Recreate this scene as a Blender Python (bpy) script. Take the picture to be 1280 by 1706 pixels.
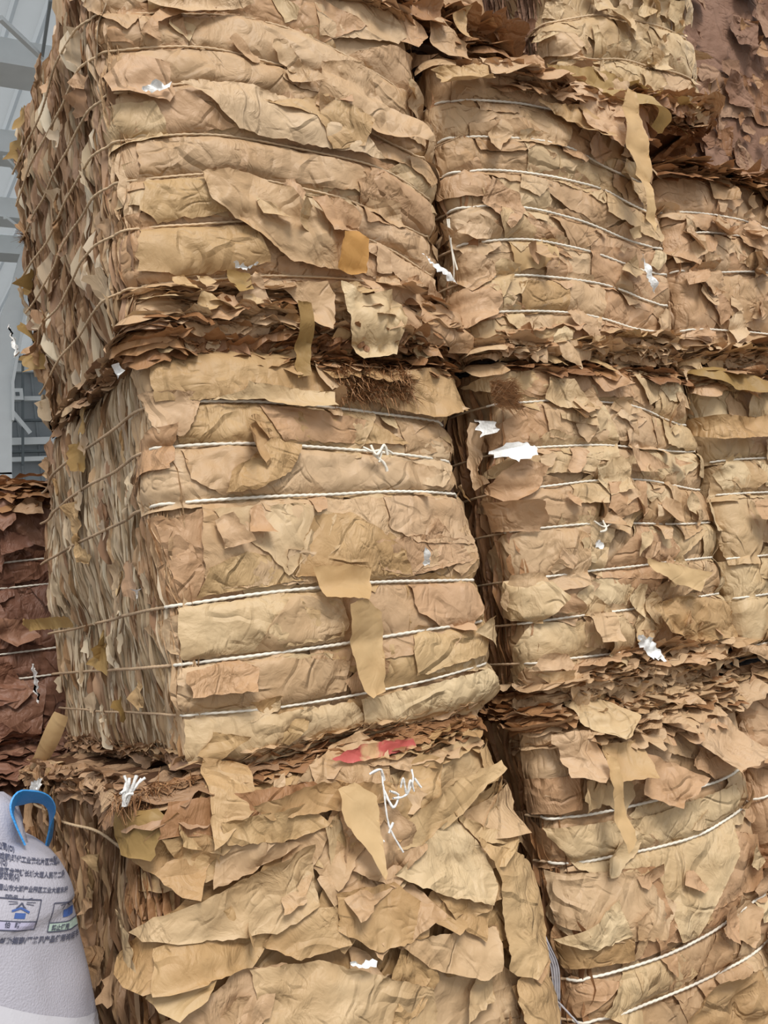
import bpy, bmesh, math, random
import numpy as np
from mathutils import Vector, Matrix, noise
from mathutils.geometry import delaunay_2d_cdt
from mathutils.bvhtree import BVHTree

for o in list(bpy.data.objects): bpy.data.objects.remove(o)
S = bpy.context.scene
COL = S.collection
# ------------------------------------------------------------------ camera
F = 1584.0
dX = np.array([2555., 203., -F]); dX /= np.linalg.norm(dX)
dY = np.array([-958., -297., -F]); dY /= np.linalg.norm(dY)
dZ = np.cross(dX, dY); dZ /= np.linalg.norm(dZ); dY = np.cross(dZ, dX)
R = np.array([dX, dY, dZ]); CAM = np.array([-0.798, -2.344, 1.437])
cd = bpy.data.cameras.new('camera'); cam = bpy.data.objects.new('camera', cd); COL.objects.link(cam)
cd.sensor_fit = 'HORIZONTAL'; cd.sensor_width = 36; cd.lens = 36 * F / 1280; cd.clip_start = .02; cd.clip_end = 300
M4 = Matrix([list(R[i]) + [CAM[i]] for i in range(3)] + [[0, 0, 0, 1]])
cam.matrix_world = M4
S.camera = cam
# ------------------------------------------------------------------ light and exposure
W = bpy.data.worlds.new('world'); S.world = W; W.use_nodes = True
nt = W.node_tree; bg = nt.nodes['Background']
tc = nt.nodes.new('ShaderNodeTexCoord'); sx = nt.nodes.new('ShaderNodeSeparateXYZ'); rp = nt.nodes.new('ShaderNodeValToRGB')
nt.links.new(tc.outputs['Generated'], sx.inputs[0]); nt.links.new(sx.outputs['Z'], rp.inputs[0]); nt.links.new(rp.outputs[0], bg.inputs['Color'])
rp.color_ramp.elements[0].color = (.62, .63, .65, 1); rp.color_ramp.elements[1].color = (.95, .98, 1, 1)
bg.inputs['Strength'].default_value = .92
sun = bpy.data.lights.new('daylight', 'SUN'); sun.energy = 2.1; sun.angle = math.radians(20); sun.color = (1, .97, .93)
so = bpy.data.objects.new('daylight', sun); COL.objects.link(so)
so.rotation_euler = Vector((.10, .68, -.72)).to_track_quat('-Z', 'Y').to_euler()
S.view_settings.view_transform = 'Standard'; S.view_settings.look = 'None'
S.view_settings.exposure = 0.40; S.view_settings.gamma = 1; S.view_settings.use_curve_mapping = False

def ray(px, py): return R @ np.array([px - 640., 853. - py, -F])
def at(px, py, Y=0.):
    r = ray(px, py); return CAM + (Y - CAM[1]) / r[1] * r
def atX(px, py, X=0.):
    r = ray(px, py); return CAM + (X - CAM[0]) / r[0] * r

# ------------------------------------------------------------------ helpers
def srgb(r, g, b):
    f = lambda c: (c / 255 / 12.92) if c / 255 <= .04045 else ((c / 255 + .055) / 1.055) ** 2.4
    return (f(r), f(g), f(b), 1)
def hsh(ix, iy, seed):
    n = (ix * 374761393 + iy * 668265263 + seed * 974711) & 0x7fffffff
    n = ((n ^ (n >> 13)) * 1274126177) & 0x7fffffff
    n = (n ^ (n >> 16)) & 0xffff
    return n / 65535.
def vn(x, y, seed=0):
    x = np.asarray(x, float); y = np.asarray(y, float)
    ix = np.floor(x).astype(np.int64); iy = np.floor(y).astype(np.int64); fx = x - ix; fy = y - iy
    fx = fx * fx * (3 - 2 * fx); fy = fy * fy * (3 - 2 * fy)
    a = hsh(ix, iy, seed); b = hsh(ix + 1, iy, seed); c = hsh(ix, iy + 1, seed); d = hsh(ix + 1, iy + 1, seed)
    return (a + (b - a) * fx + (c - a) * fy + (a - b - c + d) * fx * fy) * 2 - 1
def tri(t): return 4 * np.abs(t - np.floor(t) - .5) - 1
def fold(x, y, seed, k=4, L=.10, aniso=None):
    rs = np.random.RandomState(seed % 100000)
    h = np.zeros_like(x); x = x + .02 * vn(x * 9, y * 9, seed); y = y + .02 * vn(x * 9 + 5, y * 9, seed + 1)
    for i in range(k):
        a = rs.rand() * math.pi if aniso is None else aniso + rs.randn() * .35
        fq = 1 / (L * (.45 + 1.3 * rs.rand()))
        m = np.clip(.5 + vn(x * 6 + i * 7, y * 6, seed + i), 0, 1)
        h += tri((x * math.cos(a) + y * math.sin(a)) * fq + rs.rand() + .35 * vn(x * 14, y * 14, seed + 9 * i)) * m / (fq * L) ** .8
    return h / k
def mkobj(name, verts, faces, mat, parent=None, smooth=True, sharp=None):
    me = bpy.data.meshes.new(name); me.from_pydata([tuple(v) for v in verts], [], faces)
    for m in (mat if isinstance(mat, (list, tuple)) else [mat]): me.materials.append(m)
    if smooth:
        me.shade_smooth()
        if sharp: me.set_sharp_from_angle(angle=math.radians(sharp))
    o = bpy.data.objects.new(name, me); COL.objects.link(o); o.parent = parent
    return o
def empty(name, loc, label, cat, group=None):
    o = bpy.data.objects.new(name, None); o.location = loc; o.empty_display_size = .1; COL.objects.link(o)
    tag(o, label, cat, group); return o
def tag(o, label=None, cat=None, group=None, kind=None):
    if label: o['label'] = label
    if cat: o['category'] = cat
    if group: o['group'] = group
    if kind: o['kind'] = kind
    return o
class MB:
    def __init__(s): s.v = []; s.f = []; s.n = 0
    def add(s, v, f):
        s.v.extend([tuple(q) for q in v]); s.f.extend([tuple(i + s.n for i in q) for q in f]); s.n += len(v)
    def box(s, a, b):
        x0, y0, z0 = a; x1, y1, z1 = b
        s.add([(x0,y0,z0),(x1,y0,z0),(x1,y1,z0),(x0,y1,z0),(x0,y0,z1),(x1,y0,z1),(x1,y1,z1),(x0,y1,z1)],
              [(0,3,2,1),(4,5,6,7),(0,1,5,4),(1,2,6,5),(2,3,7,6),(3,0,4,7)])
    def bar(s, p, q, w, h=None):
        h = h or w; p = np.array(p, float); q = np.array(q, float); d = q - p; d /= np.linalg.norm(d)
        u = np.cross(d, [0, 0, 1.]) if abs(d[2]) < .95 else np.cross(d, [1., 0, 0]); u /= np.linalg.norm(u); t = np.cross(u, d)
        vs = [c + a * u * w / 2 + b * t * h / 2 for c in (p, q) for a, b in ((-1,-1),(1,-1),(1,1),(-1,1))]
        s.add(vs, [(0,1,2,3),(7,6,5,4),(0,4,5,1),(1,5,6,2),(2,6,7,3),(3,7,4,0)])
    def build(s, name, mat, parent=None, **k): return mkobj(name, s.v, s.f, mat, parent, **k)
def grid_faces(n, m, off=0):
    return [(off+i*m+j, off+i*m+j+1, off+(i+1)*m+j+1, off+(i+1)*m+j) for i in range(n-1) for j in range(m-1)]

# ------------------------------------------------------------------ materials
def new_mat(name):
    m = bpy.data.materials.new(name); m.use_nodes = True; return m, m.node_tree, m.node_tree.nodes['Principled BSDF']
def simple(name, col, rough=.6, metal=0, noise_amt=.08, bump=0, bscale=40):
    m, t, b = new_mat(name); N = t.nodes.new; L = t.links.new
    b.inputs['Roughness'].default_value = rough; b.inputs['Metallic'].default_value = metal
    c = N('ShaderNodeTexCoord'); n = N('ShaderNodeTexNoise'); n.inputs['Scale'].default_value = 6; n.inputs['Detail'].default_value = 5
    L(c.outputs['Object'], n.inputs['Vector'])
    r = N('ShaderNodeValToRGB'); r.color_ramp.elements[0].position = .3; r.color_ramp.elements[1].position = .7
    r.color_ramp.elements[0].color = tuple(x * (1 - noise_amt * 2) for x in col[:3]) + (1,); r.color_ramp.elements[1].color = tuple(min(1, x * (1 + noise_amt)) for x in col[:3]) + (1,)
    L(n.outputs['Fac'], r.inputs[0]); L(r.outputs[0], b.inputs['Base Color'])
    if bump:
        n2 = N('ShaderNodeTexNoise'); n2.inputs['Scale'].default_value = bscale; L(c.outputs['Object'], n2.inputs['Vector'])
        bp = N('ShaderNodeBump'); bp.inputs['Strength'].default_value = bump; bp.inputs['Distance'].default_value = .01
        L(n2.outputs['Fac'], bp.inputs['Height']); L(bp.outputs[0], b.inputs['Normal'])
    return m
def paper(name, cols, transl=.09, bump=.95, rough=.52, stretch=(1, 1, 1), stain=None):
    """thin crumpled paper: sheet-to-sheet colour, faint mottling, sharp creases and fine wrinkles as relief"""
    m, t, b = new_mat(name); N = t.nodes.new; L = t.links.new
    tcn = N('ShaderNodeTexCoord'); oi = N('ShaderNodeObjectInfo'); ge = N('ShaderNodeNewGeometry')
    ad = N('ShaderNodeMath'); ad.operation = 'ADD'; L(oi.outputs['Random'], ad.inputs[0]); L(ge.outputs['Random Per Island'], ad.inputs[1])
    fr = N('ShaderNodeMath'); fr.operation = 'FRACT'; L(ad.outputs[0], fr.inputs[0])
    rc = N('ShaderNodeValToRGB'); L(fr.outputs[0], rc.inputs[0]); e = rc.color_ramp.elements
    while len(e) < len(cols): e.new(.5)
    for i, c in enumerate(cols): e[i].position = i / (len(cols) - 1); e[i].color = srgb(*c)
    # vector: object coords + random offset
    mu = N('ShaderNodeVectorMath'); mu.operation = 'SCALE'; cx = N('ShaderNodeCombineXYZ')
    L(fr.outputs[0], cx.inputs[0]); L(ad.outputs[0], cx.inputs[1]); cx.inputs[2].default_value = .3
    L(cx.outputs[0], mu.inputs[0]); mu.inputs['Scale'].default_value = 23.
    va = N('ShaderNodeVectorMath'); L(tcn.outputs['Object'], va.inputs[0]); L(mu.outputs[0], va.inputs[1])
    st = N('ShaderNodeVectorMath'); st.operation = 'MULTIPLY'; L(va.outputs[0], st.inputs[0]); st.inputs[1].default_value = stretch
    dn = N('ShaderNodeTexNoise'); dn.inputs['Scale'].default_value = 7; dn.inputs['Detail'].default_value = 2; L(st.outputs[0], dn.inputs['Vector'])
    ds = N('ShaderNodeVectorMath'); ds.operation = 'SCALE'; ds.inputs['Scale'].default_value = .16; L(dn.outputs['Color'], ds.inputs[0])
    v2 = N('ShaderNodeVectorMath'); L(st.outputs[0], v2.inputs[0]); L(ds.outputs[0], v2.inputs[1])
    def vor(scale, w0):
        v = N('ShaderNodeTexVoronoi'); v.feature = 'F1'; v.distance = 'MINKOWSKI'; v.inputs['Exponent'].default_value = .9
        v.inputs['Scale'].default_value = scale; L(v2.outputs[0], v.inputs['Vector']); return v.outputs['Distance']
    def vedge(scale, w):
        v = N('ShaderNodeTexVoronoi'); v.feature = 'DISTANCE_TO_EDGE'; v.inputs['Scale'].default_value = scale; L(v2.outputs[0], v.inputs['Vector'])
        r = N('ShaderNodeMapRange'); r.inputs['From Max'].default_value = w; L(v.outputs['Distance'], r.inputs['Value']); return r.outputs[0]
    def nz(scale, det, typ='FBM', vec=None):
        n = N('ShaderNodeTexNoise'); n.noise_type = typ; n.inputs['Scale'].default_value = scale; n.inputs['Detail'].default_value = det
        L(vec or v2.outputs[0], n.inputs['Vector']); return n.outputs['Fac']
    def mad(x, k, y=None):
        q = N('ShaderNodeMath'); q.operation = 'MULTIPLY_ADD'; L(x, q.inputs[0]); q.inputs[1].default_value = k
        if y is None: q.inputs[2].default_value = 0
        else: L(y, q.inputs[2])
        return q.outputs[0]
    an = N('ShaderNodeMath'); an.operation = 'MULTIPLY'; L(fr.outputs[0], an.inputs[0]); an.inputs[1].default_value = 9.
    def aniso(extra, sc, src):
        r = N('ShaderNodeVectorRotate'); r.rotation_type = 'Y_AXIS'; a2 = N('ShaderNodeMath'); L(an.outputs[0], a2.inputs[0]); a2.inputs[1].default_value = extra
        L(src, r.inputs['Vector']); L(a2.outputs[0], r.inputs['Angle']); q = N('ShaderNodeVectorMath'); q.operation = 'MULTIPLY'; L(r.outputs[0], q.inputs[0]); q.inputs[1].default_value = sc; return q.outputs[0]
    def crease(scale, vec, det=1.):      # sharp line where the noise crosses its middle
        x = nz(scale, det, 'FBM', vec); q = N('ShaderNodeMath'); q.operation = 'SUBTRACT'; L(x, q.inputs[0]); q.inputs[1].default_value = .5
        w = N('ShaderNodeMath'); w.operation = 'ABSOLUTE'; L(q.outputs[0], w.inputs[0]); return w.outputs[0]
    vs = N('ShaderNodeVectorMath'); vs.operation = 'MULTIPLY'; L(v2.outputs[0], vs.inputs[0]); vs.inputs[1].default_value = (1, 1, .10)
    fine = nz(75, 2, 'FBM', vs.outputs[0])
    msk = nz(5, 1); mk = N('ShaderNodeMapRange'); mk.inputs['From Min'].default_value = .44; mk.inputs['From Max'].default_value = .62; L(msk, mk.inputs['Value'])
    fm = N('ShaderNodeMath'); fm.operation = 'MULTIPLY'; L(fine, fm.inputs[0]); L(mk.outputs[0], fm.inputs[1])
    v3 = N('ShaderNodeVectorMath'); d3 = N('ShaderNodeVectorMath'); d3.operation = 'SCALE'; d3.inputs['Scale'].default_value = .05
    L(dn.outputs['Color'], d3.inputs[0]); L(st.outputs[0], v3.inputs[0]); L(d3.outputs[0], v3.inputs[1])
    def pleat(scale, extra, dist, lo, msc):     # straight sharp folds in one direction, only here and there
        w = N('ShaderNodeTexWave'); w.wave_profile = 'TRI'; w.bands_direction = 'X'; w.inputs['Scale'].default_value = scale; w.inputs['Distortion'].default_value = dist
        w.inputs['Detail'].default_value = 1.5; w.inputs['Detail Scale'].default_value = .6; L(aniso(extra, (1, 1, .4), v3.outputs[0]), w.inputs['Vector'])
        r = N('ShaderNodeMapRange'); r.interpolation_type = 'SMOOTHSTEP'; r.inputs['From Min'].default_value = lo; r.inputs['From Max'].default_value = lo+.16
        L(nz(msc, 0, 'FBM', aniso(extra*2, (1, 1, 1), v3.outputs[0])), r.inputs['Value']); q = N('ShaderNodeMath'); q.operation = 'MULTIPLY'; L(w.outputs['Fac'], q.inputs[0]); L(r.outputs[0], q.inputs[1]); return q.outputs[0]
    def groove(scale, extra, wd, sc=(1, 1, .25), lo=.44, msc=5):     # narrow crisp fold lines, present in patches
        x = crease(scale, aniso(extra, sc, v3.outputs[0]), .6); r = N('ShaderNodeMapRange'); r.inputs['From Max'].default_value = wd; L(x, r.inputs['Value'])
        k = N('ShaderNodeMapRange'); k.interpolation_type = 'SMOOTHSTEP'; k.inputs['From Min'].default_value = lo; k.inputs['From Max'].default_value = lo+.12
        L(nz(msc, 0, 'FBM', aniso(extra*2+1, (1, 1, 1), v3.outputs[0])), k.inputs['Value'])
        q = N('ShaderNodeMath'); q.operation = 'SUBTRACT'; L(r.outputs[0], q.inputs[0]); q.inputs[1].default_value = 1
        w = N('ShaderNodeMath'); w.operation = 'MULTIPLY'; L(q.outputs[0], w.inputs[0]); L(k.outputs[0], w.inputs[1]); return w.outputs[0]
    h = mad(groove(5, 0, .055), .50)
    h = mad(groove(8, 1.1, .05, lo=.46), -.36, h)
    h = mad(groove(14, 2.3, .06, lo=.47, msc=7), .26, h)
    h = mad(groove(26, .6, .08, (1, 1, .3), .48, 9), .15, h)
    h = mad(pleat(5.5, 2.0, 3, .52, 6), .28, h)
    h = mad(fm.outputs[0], .40, h)
    h = mad(nz(60, 4), .14, h)
    h = mad(nz(9, 2), .8, h)
    bp = N('ShaderNodeBump'); bp.inputs['Strength'].default_value = bump; bp.inputs['Distance'].default_value = .019
    L(h, bp.inputs['Height']); L(bp.outputs[0], b.inputs['Normal'])
    # mottling (age stains of the paper itself)
    mx = N('ShaderNodeMix'); mx.data_type = 'RGBA'; mx.blend_type = 'MULTIPLY'; mr = N('ShaderNodeMapRange')
    L(nz(3.2, 5), mr.inputs['Value']); mr.inputs['From Min'].default_value = .35; mr.inputs['From Max'].default_value = .7
    L(mr.outputs[0], mx.inputs['Factor']); L(rc.outputs[0], mx.inputs['A']); mx.inputs['B'].default_value = (.84, .76, .66, 1)
    colr = mx.outputs['Result']
    if stain:
        m2 = N('ShaderNodeMix'); m2.data_type = 'RGBA'; r2 = N('ShaderNodeMapRange'); L(nz(stain[1], 4), r2.inputs['Value'])
        r2.inputs['From Min'].default_value = stain[2]; r2.inputs['From Max'].default_value = stain[2] + .08
        L(r2.outputs[0], m2.inputs['Factor']); L(colr, m2.inputs['A']); m2.inputs['B'].default_value = srgb(*stain[0]); colr = m2.outputs['Result']
    L(colr, b.inputs['Base Color']); b.inputs['Roughness'].default_value = rough
    b.inputs['Specular IOR Level'].default_value = .35
    tr = N('ShaderNodeBsdfTranslucent'); L(colr, tr.inputs['Color']); ms = N('ShaderNodeMixShader'); ms.inputs[0].default_value = transl
    out = t.nodes['Material Output']; L(b.outputs[0], ms.inputs[1]); L(tr.outputs[0], ms.inputs[2]); L(ms.outputs[0], out.inputs['Surface'])
    return m
TAN = [(198,164,124),(206,174,134),(190,154,114),(212,184,146),(194,158,120),(202,170,128),(186,150,112),(206,172,136)]
GOLD = [(186,148,100),(204,172,124),(180,142,96),(208,180,132),(186,148,104),(196,164,116)]
WARM = [(198,160,120),(188,148,110),(206,170,132),(180,138,100),(202,164,126),(190,152,112)]
PALE = [(210,184,142),(202,172,128),(218,194,152),(196,164,122),(206,178,138)]
BROWN = [(170,128,88),(150,108,74),(182,142,102),(138,98,66),(162,122,86)]
def near(c, k=.6):
    m = [sum(q[i] for q in c)/len(c) for i in range(3)]; g = sum(m)/3; return [tuple(g+(m[i]+(q[i]-m[i])*k-g)*.92+2 for i in range(3)) for q in c]
TAN, GOLD, WARM, PALE = near(TAN), near(GOLD), near(WARM), near(PALE)
SIDE = [(200,178,148),(184,160,130),(214,198,170),(172,146,118),(206,186,156),(226,214,190),(190,166,140)]
SIDE3 = [(178,142,110),(158,124,94),(188,156,122),(142,108,82),(180,148,120),(194,164,126)]
REDB = [(142,102,82),(128,90,72),(150,112,90),(120,84,68),(138,100,82)]
PURP = [(150,116,92),(138,104,84),(160,128,102),(126,94,76),(154,122,100)]
m_tan = paper('tan_paper', TAN); m_gold = paper('golden_paper', GOLD); m_warm = paper('warm_paper', WARM)
m_pale = paper('pale_paper', PALE); m_brown = paper('brown_paper', BROWN, bump=.9)
m_side = paper('paper_edges', SIDE, bump=.35, rough=.38, stretch=(1.6, 1.6, .35))
m_side3 = paper('rough_paper_edges', SIDE3, bump=.8, stretch=(1.4, 1.4, .6))
m_red = paper('reddish_paper', REDB, transl=.05); m_purp = paper('dull_brown_paper', PURP, transl=.05, rough=.75)
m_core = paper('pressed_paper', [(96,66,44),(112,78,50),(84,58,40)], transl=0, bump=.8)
m_amber = paper('amber_paper', [(196,146,80),(202,152,86)], transl=.3, bump=.25)
m_flat = paper('smooth_paper', [(206,174,128),(210,180,134)], transl=.2, bump=.22)
m_olive = paper('olive_paper', [(178,148,96),(168,138,86)], transl=.25, bump=.35)
m_redprint = paper('red_printed_paper', [(206,170,130),(200,164,124)], bump=.3, stain=((188,92,84), 13, .43))
m_twine = simple('white_twine', srgb(232,224,208), .7, noise_amt=.12)
m_twine2 = simple('tan_twine', srgb(206,178,142), .7, noise_amt=.15)
m_dtwine = simple('dull_twine', srgb(186,158,126), .7, noise_amt=.2)
m_white = simple('white_plastic', srgb(232,230,226), .35, noise_amt=.04, bump=.5, bscale=60)
m_bundle = simple('grey_white_string', srgb(170,165,168), .6, noise_amt=.3)

# ------------------------------------------------------------------ the bale
class Bale:
    def __init__(s, label, x0, x1, yf, dep, z0, z1, tw, seed, mats, side_mat, group='stacked paper bales',
                 r0=.05, r1=.11, pill=.013, bulge=.035, lean=0., twm=None, side_tilt=0.):
        s.x0, s.x1, s.yf, s.dep, s.z0, s.z1 = x0, x1, yf, dep, z0, z1; s.W = x1 - x0; s.H = z1 - z0
        s.seed = seed; s.rs = random.Random(seed); s.mats = mats; s.sm = side_mat; s.pill = pill; s.bulge = bulge; s.lean = lean
        s.twm = twm or [m_twine, m_dtwine]
        s.root = empty('paper_bale', ((x0+x1)/2, yf+dep/2, z0), label, 'bale', group)
        s.loc = np.array(s.root.location)
        # perimeter table
        P = []; ac = math.pi/2
        P.append((-dep, x0, yf+dep, -1, 0)); P.append((-r0*.785, x0, yf+r0, -1, 0))
        for i in range(1, 9):
            a = i/8*ac; P.append((-r0*.785 + r0*1.57*i/8, x0+r0-r0*math.cos(a), yf+r0-r0*math.sin(a), -math.cos(a), -math.sin(a)))
        w = s.W; P.append((w-r1*.785, x1-r1, yf, 0, -1))
        for i in range(1, 9):
            a = i/8*ac; P.append((w-r1*.785+r1*1.57*i/8, x1-r1+r1*math.sin(a), yf+r1-r1*math.cos(a), math.sin(a), -math.cos(a)))
        P.append((w+.6, x1, yf+r1+.6-.785*r1, 1, 0)); s.P = np.array(P)
        # twines: list of ((p...),(z...))
        s.tw = []
        for t in tw:
            pts = [at(px, py, yf-.03) for px, py in t]
            pp = [q[0]-x0 for q in pts]; zz = [q[2] for q in pts]
            s.tw.append((np.array([-dep] + [-.02] + pp + [w+.3]), np.array([zz[0]+side_tilt*dep] + [zz[0]] + zz + [zz[-1]])))
        s.tw.sort(key=lambda q: q[1][1])
    def tz(s, i, p): return np.interp(p, s.tw[i][0], s.tw[i][1])
    def base(s, p, z):
        """outward swell of the bale at (p,z): pillows between twines, overall bulge, rounded top and bottom"""
        n = len(s.tw); zs = [np.full_like(p, s.z0-.02)] + [s.tz(i, p) for i in range(n)] + [np.full_like(p, s.z1+.02)]
        pil = np.zeros_like(p)
        for a, b in zip(zs[:-1], zs[1:]):
            q = (z-a)/np.maximum(b-a, .02); ins = (q >= 0) & (q <= 1)
            pil = np.where(ins, (1-np.abs(2*np.clip(q, 0, 1)-1)**2.6)*np.clip((b-a)/.15, .3, 1.25), pil)
        k = np.clip(1 + np.minimum(p, 0)*9, .25, 1)
        o = s.pill*k*(pil-.55)
        t = np.clip((z-s.z0)/s.H, 0, 1); u = np.clip(p/s.W, 0, 1)
        o += s.bulge*np.sin(math.pi*t)*np.where(p > 0, .35+np.sin(math.pi*u), np.exp(np.minimum(p, 0)*5)*.35)*np.clip(1-(p-s.W)*3, 0, 1)
        d = np.minimum(z-s.z0, s.z1-z); q = np.clip(1-d/.07, 0, 1); o -= (.045-.033*np.clip(-p*20, 0, 1))*(1-np.sqrt(np.maximum(0, 1-q*q*.98)))
        o += .022*vn(p*4+s.seed, z*4, s.seed) + .011*vn(p*11, z*11+3, s.seed+3)
        return o
    def ffold(s, p, z):
        return np.where(p > -.01, 1., .3)*(.0115*fold(p, z, s.seed+50, 5, .13)+.0048*fold(p, z, s.seed+60, 4, .05))
    def S(s, p, z, off, rel=False):
        p = np.asarray(p, float); z = np.asarray(z, float); t_ = np.clip((z-s.z0)/s.H, 0, 1); tp = getattr(s, 'taper', 0.); pe = np.where(p < 0, p*(1+tp*(.5-t_)), p)
        b = s.base(p, z) + s.ffold(p, z) + off
        x = np.interp(pe, s.P[:, 0], s.P[:, 1]); y = np.interp(pe, s.P[:, 0], s.P[:, 2]); nx = np.interp(pe, s.P[:, 0], s.P[:, 3]); ny = np.interp(pe, s.P[:, 0], s.P[:, 4])
        l = np.sqrt(nx*nx+ny*ny)+1e-9
        return np.stack([x+nx/l*b + s.lean*(z-s.z0), y+ny/l*b, z], -1) - s.loc
    def pinch(s, p, z, w=.011):
        k = np.ones_like(p)
        for i in range(len(s.tw)): k = k*(1-.93*np.exp(-((z-s.tz(i, p))/w)**2)*np.where(p > -.02, 1, .0))
        return k
    def core(s):
        ps = np.arange(-s.dep, s.W+.45, .016); zs = np.linspace(s.z0+.004, s.z1-.004, int(s.H/.016))
        g, h = np.meshgrid(ps, zs, indexing='ij'); g = g.ravel(); h = h.ravel()
        side = np.clip(-g*12, 0, 1)
        off = -.006 - .006*side + side*(.010*vn(g*90, h*5, s.seed+1)+.006*vn(g*200, h*9, s.seed+2))
        v = s.S(g, h, off); o = mkobj('bale_face', v, grid_faces(len(ps), len(zs)), s.mats[0] if s.mats[0] else m_core, s.root)
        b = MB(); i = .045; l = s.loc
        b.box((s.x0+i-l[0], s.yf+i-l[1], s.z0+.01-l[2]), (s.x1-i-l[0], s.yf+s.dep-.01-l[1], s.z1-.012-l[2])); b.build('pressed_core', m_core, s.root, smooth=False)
    def sheet(s, poly, off0=.004, amp=.010, lift=0., ldir=None, mat=None, name='paper_sheet', parent='root', h=.0125, rag=.0022, L=.1, flap=False, hang=0., k=4, curl=0.):
        rs = s.rs; poly = np.array(poly, float); sd = rs.randint(1, 99999)
        c = poly.mean(0); B = []
        for i in range(len(poly)):
            a, b = poly[i], poly[(i+1) % len(poly)]; d = np.linalg.norm(b-a); n = max(1, int(d/h)); nrm = np.array([b[1]-a[1], a[0]-b[0]])/(d+1e-9)
            for j in range(n):
                q = a+(b-a)*j/n; e = rag*(float(vn(q[0]*55+sd, q[1]*55)) + .8*rs.uniform(-1, 1)) if j else 0
                B.append(q+nrm*e*1.3)
        B = np.array(B); n = len(B)
        mn = B.min(0); mx = B.max(0); I = []
        xs = np.arange(mn[0], mx[0], h); zs = np.arange(mn[1], mx[1], h)
        gx, gz = np.meshgrid(xs, zs); gx = gx.ravel()+np.array([rs.uniform(-.35, .35)*h for _ in range(gx.size)]); gz = gz.ravel()+np.array([rs.uniform(-.35, .35)*h for _ in range(gz.size)])
        ins = np.zeros(gx.size, bool); x0, z0 = B[:, 0], B[:, 1]; x1, z1 = np.roll(x0, -1), np.roll(z0, -1)
        for a, b, cc, d in zip(x0, z0, x1, z1):
            if b == d: continue
            cr = ((b > gz) != (d > gz)) & (gx < (cc-a)*(gz-b)/(d-b)+a); ins ^= cr
        pts = [Vector(q) for q in B] + [Vector((a, b)) for a, b in zip(gx[ins], gz[ins])]
        vo, ed, fa, *_ = delaunay_2d_cdt(pts, [], [list(range(n))], 1, 1e-6)
        V = np.array([(q[0], q[1]) for q in vo])
        if len(V) < 4: return None
        p, z = V[:, 0], V[:, 1]
        s.lay = min(getattr(s, 'lay', 0)+.00022, .012); own = 1.25 if (flap or lift > .03) else .30
        hgt = off0*(1 if (flap or lift > .03) else .25) + s.lay + amp*own*(1.3*fold(p, z, sd, k, L)+.35) + .0012*vn(p*45, z*45, sd)
        eb = np.zeros_like(p); eb[:min(n, len(p))] = 1; hgt = hgt + eb*(.0022+.0022*vn(p*30, z*30, sd+7))
        r = max(mx-mn)/2
        if not flap: hgt = hgt*s.pinch(p, z) + .0015
        if lift:
            ldir = ldir if ldir is not None else (rs.uniform(-1, 1), rs.uniform(-1, 1)); ll = math.hypot(*ldir)+1e-9
            q = ((p-c[0])*ldir[0]+(z-c[1])*ldir[1])/ll; R_ = np.abs(q).max()+1e-6; q = np.clip((q/R_+.25)/1.25, 0, 1)
            hgt = hgt + lift*q**2*(1+.35*vn(p*14, z*14, sd+4))
            if curl: hgt = hgt + curl*np.sin(q*math.pi*1.1)
            z = z-hang*q**2
        v = s.S(p, z, hgt)
        return mkobj(name, v, [tuple(f) for f in fa], mat or rs.choice(s.mats), s.root if parent == 'root' else parent, sharp=50)
    def blob(s, p, z, w, h, n=None, rot=0.):
        rs = s.rs; n = n or rs.choice([4, 4, 5, 5, 6]); out = []
        for i in range(n):
            a = 2*math.pi*(i+rs.uniform(-.28, .28))/n; rr = rs.uniform(.88, 1.15)
            x = math.copysign(abs(math.cos(a))**.6, math.cos(a))*rr*w/2; y = math.copysign(abs(math.sin(a))**.6, math.sin(a))*rr*h/2
            out.append((p+x*math.cos(rot)-y*math.sin(rot), z+x*math.sin(rot)+y*math.cos(rot)))
        return out
    def clampz(s, poly, a=.0): return [(p, min(max(z, s.z0+a), s.z1-a)) for p, z in poly]
    def twine(s, i, r=.0042, segs=None, soff=.012, pmin=None, off=.0):
        pa = pmin if pmin is not None else -s.dep*.985; ps = np.arange(pa, s.W+.22, .0045); z = s.tz(i, ps)+.0015*vn(ps*20, ps*0, i)
        C3 = s.S(ps, z, np.full_like(ps, .0105+r*.8+off)+soff*np.clip(-ps*25, 0, 1)+.0012*vn(ps*60, ps*0, i+4))
        kk = 41; pad = np.concatenate([np.repeat(C3[:1], kk//2, 0), C3, np.repeat(C3[-1:], kk//2, 0)]); C4 = np.stack([np.convolve(pad[:, q], np.ones(kk)/kk, 'valid') for q in range(3)], -1)
        m_ = np.clip(np.minimum(np.abs(ps), np.abs(ps-s.W+.05))/.04, 0, 1)[:, None]; C3 = C4*m_+C3*(1-m_)
        rope(C3, r, s.twm if len(s.twm) > 1 else s.twm*2, s.root, split=np.searchsorted(ps, -.03))
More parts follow.
